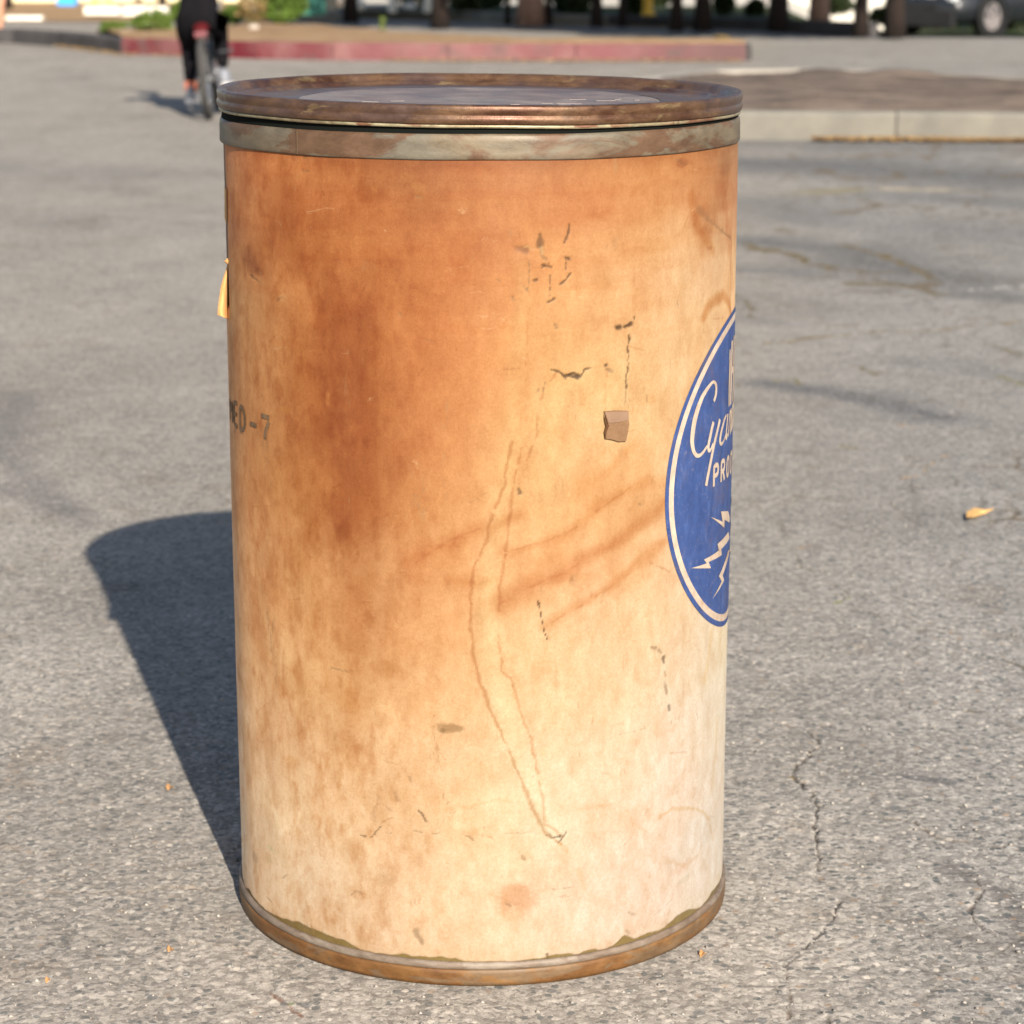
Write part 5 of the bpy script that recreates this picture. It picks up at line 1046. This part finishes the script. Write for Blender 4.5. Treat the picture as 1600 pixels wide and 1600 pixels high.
def head(parent, c, yaw, hair=M_hair, long=False):
    """a head about 23 cm tall with features, looking along +y turned by yaw"""
    b = MB(); r = bmesh.ops.create_uvsphere(b.bm, u_segments=32, v_segments=24, radius=1)
    for v in b.bm.verts:
        x, y, z = v.co; k = 1 - .22*max(0, -z)*1.1; X = x*.075*k; Yh = y*.095*(1-.10*max(0, -z)); Z = z*.115
        if y > 0:
            nose = math.exp(-((X/.012)**2 + ((Z+.012)/.020)**2)); Yh += .022*nose; Yh -= .008*(math.exp(-(((abs(X)-.030)/.014)**2 + ((Z-.010)/.011)**2)))
            Yh += .004*math.exp(-((X/.024)**2 + ((Z+.052)/.008)**2)); Yh += .006*math.exp(-((X/.03)**2+((Z+.095)/.02)**2))
        v.co = (X, Yh, Z)
    rot = Matrix.Translation(c) @ Matrix.Rotation(yaw, 4, 'Z')
    b.bm.transform(rot); h_ = b.build('head', M_skin, parent, smooth=True)
    for s in (-1, 1):
        e2 = MB(); e2.blob(rot @ Vector((s*.030, .083, .010)), (.020, .012, .012), 2, 0); e2.build('eye', M_white, h_, smooth=True)
        e2 = MB(); e2.blob(rot @ Vector((s*.077, -.005, .0)), (.014, .034, .058), 2, .02); e2.build('ear', M_skin, h_, smooth=True)
    m = MB(); m.blob(rot @ Vector((0, .090, -.052)), (.042, .010, .012), 2, 0); m.build('mouth', plain('lips', (.42, .13, .11), .5), h_, smooth=True)
    hb = MB(); bmesh.ops.create_uvsphere(hb.bm, u_segments=28, v_segments=20, radius=1); rr = random.Random(2)
    for v in hb.bm.verts:
        x, y, z = v.co; k = 1 + rr.uniform(-.02, .02); v.co = (x*.086*k, y*.104*k-.010, z*.122*k+.010)
        if y > .35 and z < .55: v.co.y -= .06*(y-.2); v.co.z += .05
        if z < -.35: v.co = (v.co.x*.6, v.co.y*.55-.02, v.co.z*.5)
    hb.bm.transform(rot); hb.build('hair', hair, h_, smooth=True)
def hand_joints(J, B, wrist, side, tag_, dirv, curl=True):
    """palm, four fingers of unequal length and a thumb leaving the side of the palm"""
    d = Vector(dirv).normalized(); up = Vector((0, 0, 1)); sd = d.cross(up).normalized()*side; W = Vector(wrist); pm = W + d*.055; J[tag_+'palm'] = (tuple(pm), (.034, .014)); B.append((tag_+'wrist', tag_+'palm'))
    for i, (o, L_) in enumerate([(-.030, .068), (-.010, .078), (.010, .072), (.029, .056)]):
        a = pm + sd*o + d*.035; b_ = a + d*L_*.5 - up*(.012 if curl else .002); c_ = b_ + d*L_*(.15 if curl else .45) - up*(.034 if curl else .006)
        for nme, p, r_ in (('a', a, .0095), ('b', b_, .0085), ('c', c_, .0075)): J[f'{tag_}f{i}{nme}'] = (tuple(p), r_)
        B += [(tag_+'palm', f'{tag_}f{i}a'), (f'{tag_}f{i}a', f'{tag_}f{i}b'), (f'{tag_}f{i}b', f'{tag_}f{i}c')]
    a = W + d*.025 - sd*.030; b_ = a + d*.028 - sd*.018 - up*.010; J[tag_+'ta'] = (tuple(a), .010); J[tag_+'tb'] = (tuple(b_), .008); B += [(tag_+'palm', tag_+'ta'), (tag_+'ta', tag_+'tb')]
def shoe(parent, ankle, yaw, label=None, sole=M_sole, pitch=0):
    rot = Matrix.Translation(ankle) @ Matrix.Rotation(yaw, 4, 'Z') @ Matrix.Rotation(pitch, 4, 'X')
    b = MB(); bmesh.ops.create_uvsphere(b.bm, u_segments=20, v_segments=14, radius=1)
    for v in b.bm.verts:
        x, y, z = v.co; v.co = (x*.042*(1+.12*y), y*.13+.045, max(z, -.55)*.052*(1-.32*max(0, y))-.042)
        if z > .2 and y < .1: v.co.z += .020; v.co.x *= .85
    b.bm.transform(rot); o = b.build('shoe', M_shoe, parent, smooth=True)
    b = MB(); n = 20; tp = [rot @ Vector((.046*math.sin(2*math.pi*k/n)*(1+.12*math.cos(2*math.pi*k/n)), .135*math.cos(2*math.pi*k/n)+.045, -.060)) for k in range(n)]; bt = [rot @ Vector((.046*math.sin(2*math.pi*k/n)*(1+.12*math.cos(2*math.pi*k/n)), .135*math.cos(2*math.pi*k/n)+.045, -.084)) for k in range(n)]
    T1 = [b.bm.verts.new(v) for v in tp]; B1 = [b.bm.verts.new(v) for v in bt]; b.bm.faces.new(T1); b.bm.faces.new(B1[::-1])
    for k in range(n): b.bm.faces.new((T1[k], B1[k], B1[(k+1) % n], T1[(k+1) % n]))
    b.build('sole', sole, o)
# bicycle and rider (rear wheel touches the ground at photo pixel 328, 188)
bx, by = gnd(328, 187)
RZ = R_(3); LEAN = R_(-5.0)
bike = empty('bmx_bicycle', (bx, by, 0), RZ, label='small black bicycle with a red saddle ridden away at the left', cat='bicycle'); bike.rotation_euler = (0, LEAN, RZ)
WR = .255; M_frame = plain('bike_frame_paint', (.03, .03, .035), .35, .3); M_tyre2 = plain('bike_tyre', (.045, .042, .040), .85); M_chrome = plain('chrome', (.55, .55, .56), .2, .9, var=.05)
for yw, nm in ((.255*0, 'r'), (.93, 'f')):
    b = MB(); Mx = Matrix.Translation((0, yw, WR)) @ Matrix.Rotation(R_(90), 4, 'Y'); prof = [(WR-.026+.026*math.cos(a), .024*math.sin(a)) for a in [k*math.pi/5 for k in range(10)]]; b.lathe(prof, 40, Mx, True); wh = b.build('wheel', M_tyre2, bike, smooth=True)
    b = MB(); b.lathe([(WR-.050, -.014), (WR-.058, 0), (WR-.050, .014), (WR-.044, 0)], 40, Mx, True); b.build('rim', M_chrome, wh, smooth=True)
    b = MB(); b.tube([(-.05, yw, WR), (.05, yw, WR)], .020, 12); b.build('hub', M_chrome, wh)
    b = MB()
    for k in range(18):
        a = k*2*math.pi/18; s = .018 if k % 2 else -.018; b.tube([(s, yw+.015*math.cos(a), WR+.015*math.sin(a)), (0, yw+(WR-.055)*math.cos(a), WR+(WR-.055)*math.sin(a))], .0012, 4)
    b.build('spokes', M_chrome, wh)
BB = (0, .34, .28); ST = (0, .20, .50); HT = (0, .74, .56); HB = (0, .77, .47)
b = MB(); b.tube([BB, ST], .016, 10).tube([BB, HB], .019, 10).tube([ST, HT], .017, 10).tube([HT, HB], .022, 10)
for s in (-1, 1): b.tube([(s*.03, .31, .28), (s*.055, 0, WR)], .009, 8).tube([(s*.012, .21, .47), (s*.055, 0, WR)], .008, 8)
b.build('frame', M_frame, bike, smooth=True)
b = MB()
for s in (-1, 1): b.tube([(s*.052, .78, .44), (s*.052, .93, WR)], .012, 8)
b.tube([(-.052, .78, .44), (.052, .78, .44)], .013, 8); b.build('fork', M_frame, bike)
b = MB(); b.tube([(0, .74, .56), (0, .73, .62), (0, .76, .66)], .014, 8)
b.tube([(-.30, .66, .80), (-.15, .74, .80), (-.08, .76, .66), (.08, .76, .66), (.15, .74, .80), (.30, .66, .80)], .011, 8); hb_ = b.build('handlebar', M_chrome, bike)
for s in (-1, 1): b = MB(); b.tube([(s*.24, .692, .80), (s*.33, .645, .80)], .017, 10); b.build('grip', M_frame, hb_)
b = MB(); b.tube([ST, (0, .185, .545)], .012, 8); b.build('seat_post', M_chrome, bike)
b = MB(); bmesh.ops.create_uvsphere(b.bm, u_segments=20, v_segments=12, radius=1)
for v in b.bm.verts: x, y, z = v.co; v.co = (x*.053*(1-.55*max(0, y)), y*.13+.17, z*.036+.565+.010*y*y-(.02 if y < -.6 else 0))
sd_ = b.build('saddle', plain('red_saddle', (.075, .006, .007), .5, var=.1), bike, smooth=True)
b = MB(); b.box((0, .055, .530), (.082, .022, .034), None, .008); b.build('saddle_patch', plain('pink_reflector', (.17, .05, .06), .5), sd_)
b = MB(); b.tube([(-.07, BB[1], BB[2]), (.07, BB[1], BB[2])], .018, 10).tube([(-.075, BB[1], BB[2]), (-.08, BB[1]-.02, BB[2]-.165)], .010, 8).tube([(.075, BB[1], BB[2]), (.08, BB[1]+.03, BB[2]+.12)], .010, 8); b.lathe([(.07, -.004), (.075, 0), (.07, .004), (.03, .004), (.03, -.004)], 24, Matrix.Translation((.045, BB[1], BB[2])) @ Matrix.Rotation(R_(90), 4, 'Y'), True); cr_ = b.build('crank', M_chrome, bike)
MB().box((-.125, BB[1]-.02, BB[2]-.165), (.09, .08, .018), None, .004).build('pedal', M_frame, cr_); MB().box((.125, BB[1]+.03, BB[2]+.12), (.09, .08, .018), None, .004).build('pedal', M_frame, cr_)
rider = empty('person', (bx, by, 0), RZ, label='cyclist in black jacket and leggings riding away, seen from behind', cat='person'); rider.rotation_euler = (0, LEAN, RZ)
J = {'pelvis': ((-.01, .14, .66), (.150, .115)), 'belly': ((-.01, .22, .78), (.135, .10)), 'chest': ((-.01, .33, .95), (.150, .11)), 'neckb': ((-.01, .40, 1.08), (.062, .058)), 'neck': ((-.01, .43, 1.15), .052),
     'lhip': ((-.095, .17, .62), .092), 'lknee': ((-.115, .46, .46), .058), 'lcalf': ((-.113, .36, .31), .052), 'lankle': ((-.122, .29, .185), .036), 'rhip': ((.080, .17, .62), .092), 'rknee': ((.090, .50, .52), .058), 'rcalf': ((.090, .42, .40), .052), 'rankle': ((.098, .32, .30), .036),
     'lsh': ((-.17, .36, 1.01), .062), 'lelb': ((-.30, .47, .88), .042), 'lwrist': ((-.295, .60, .835), .026), 'rsh': ((.15, .36, 1.01), .062), 'relb': ((.30, .47, .88), .042), 'rwrist': ((.295, .60, .835), .026)}
B_ = [('pelvis', 'belly'), ('belly', 'chest'), ('chest', 'neckb'), ('neckb', 'neck'), ('pelvis', 'lhip'), ('lhip', 'lknee'), ('lknee', 'lcalf'), ('lcalf', 'lankle'), ('pelvis', 'rhip'), ('rhip', 'rknee'), ('rknee', 'rcalf'), ('rcalf', 'rankle'), ('chest', 'lsh'), ('lsh', 'lelb'), ('lelb', 'lwrist'), ('chest', 'rsh'), ('rsh', 'relb'), ('relb', 'rwrist')]
J = {k: v for k, v in J.items()}
def pick_r(c):
    if c.z < .235 and c.x < 0: return 2
    if abs(c.x) > .2 and c.y > .585: return 2
    if c.z > 1.13: return 2
    return 0 if c.z > .60 else 1
B2 = list(B_)
J['lfwrist'] = ((-.290, .615, .832), .024); J['rfwrist'] = ((.290, .615, .832), .024); B2 += [('lwrist', 'lfwrist'), ('rwrist', 'rfwrist')]
J['lfwrist'] = J['lfwrist']; 
hand_joints(J, B2, J['lfwrist'][0], 1, 'lf', (0, 1, -.25)); hand_joints(J, B2, J['rfwrist'][0], -1, 'rf', (0, 1, -.25))
B2 = [b_ for b_ in B2]
skin_body('body', J, B2, [M_black, M_legg, M_skin], pick_r, rider)
head(rider, (-.01, .47, 1.26), 0)
b = MB(); b.tube([(-.120, .305, .225), (-.122, .29, .185), (-.123, .287, .150)], [.040, .040, .036], 14); b.build('sock', M_socks, rider, smooth=True)
shoe(rider, (-.123, .275, .185), 0); shoe(rider, (.100, .31, .265), 0)
# pedestrian mostly beyond the left edge
px_, py_ = gnd(-14, 64); ped = empty('person', (px_, py_, 0), R_(-80), label='pedestrian in shorts whose bare leg shows at the left edge', cat='person')
J = {'pelvis': ((0, 0, .93), (.155, .12)), 'belly': ((0, 0, 1.08), (.135, .10)), 'chest': ((0, .02, 1.30), (.155, .11)), 'neckb': ((0, .01, 1.46), .060), 'neck': ((0, .02, 1.53), .052), 'lhip': ((-.09, 0, .88), .095), 'lknee': ((-.09, .14, .50), .058), 'lcalf': ((-.09, .10, .34), .055), 'lankle': ((-.09, .10, .10), .038),
     'rhip': ((.09, 0, .88), .095), 'rknee': ((.09, -.02, .50), .058), 'rcalf': ((.09, -.10, .34), .055), 'rankle': ((.09, -.22, .12), .038), 'lsh': ((-.18, .01, 1.40), .062), 'lelb': ((-.25, -.08, 1.14), .042), 'lwrist': ((-.25, .0, .92), .026), 'rsh': ((.18, .01, 1.40), .062), 'relb': ((.25, .06, 1.14), .042), 'rwrist': ((.25, .18, .95), .026)}
J['lfwrist'] = ((-.25, .005, .905), .024); J['rfwrist'] = ((.25, .19, .935), .024); B2 = list(B_) + [('lwrist', 'lfwrist'), ('rwrist', 'rfwrist')]
hand_joints(J, B2, J['lfwrist'][0], 1, 'lf', (0, .25, -1), False); hand_joints(J, B2, J['rfwrist'][0], -1, 'rf', (0, .35, -1), False)
skin_body('body', J, B2, [plain('white_shirt', (.6, .58, .55), .8), plain('grey_shorts', (.12, .12, .13), .8), M_skin], lambda c: (2 if c.z < .60 or c.z > 1.49 or (abs(c.x) > .20 and c.z < 1.2) else 1 if c.z < 1.0 else 0), ped)
head(ped, (0, .04, 1.66), 0); shoe(ped, (-.09, .08, .084), 0); shoe(ped, (.09, -.24, .10), 0, pitch=-.25)
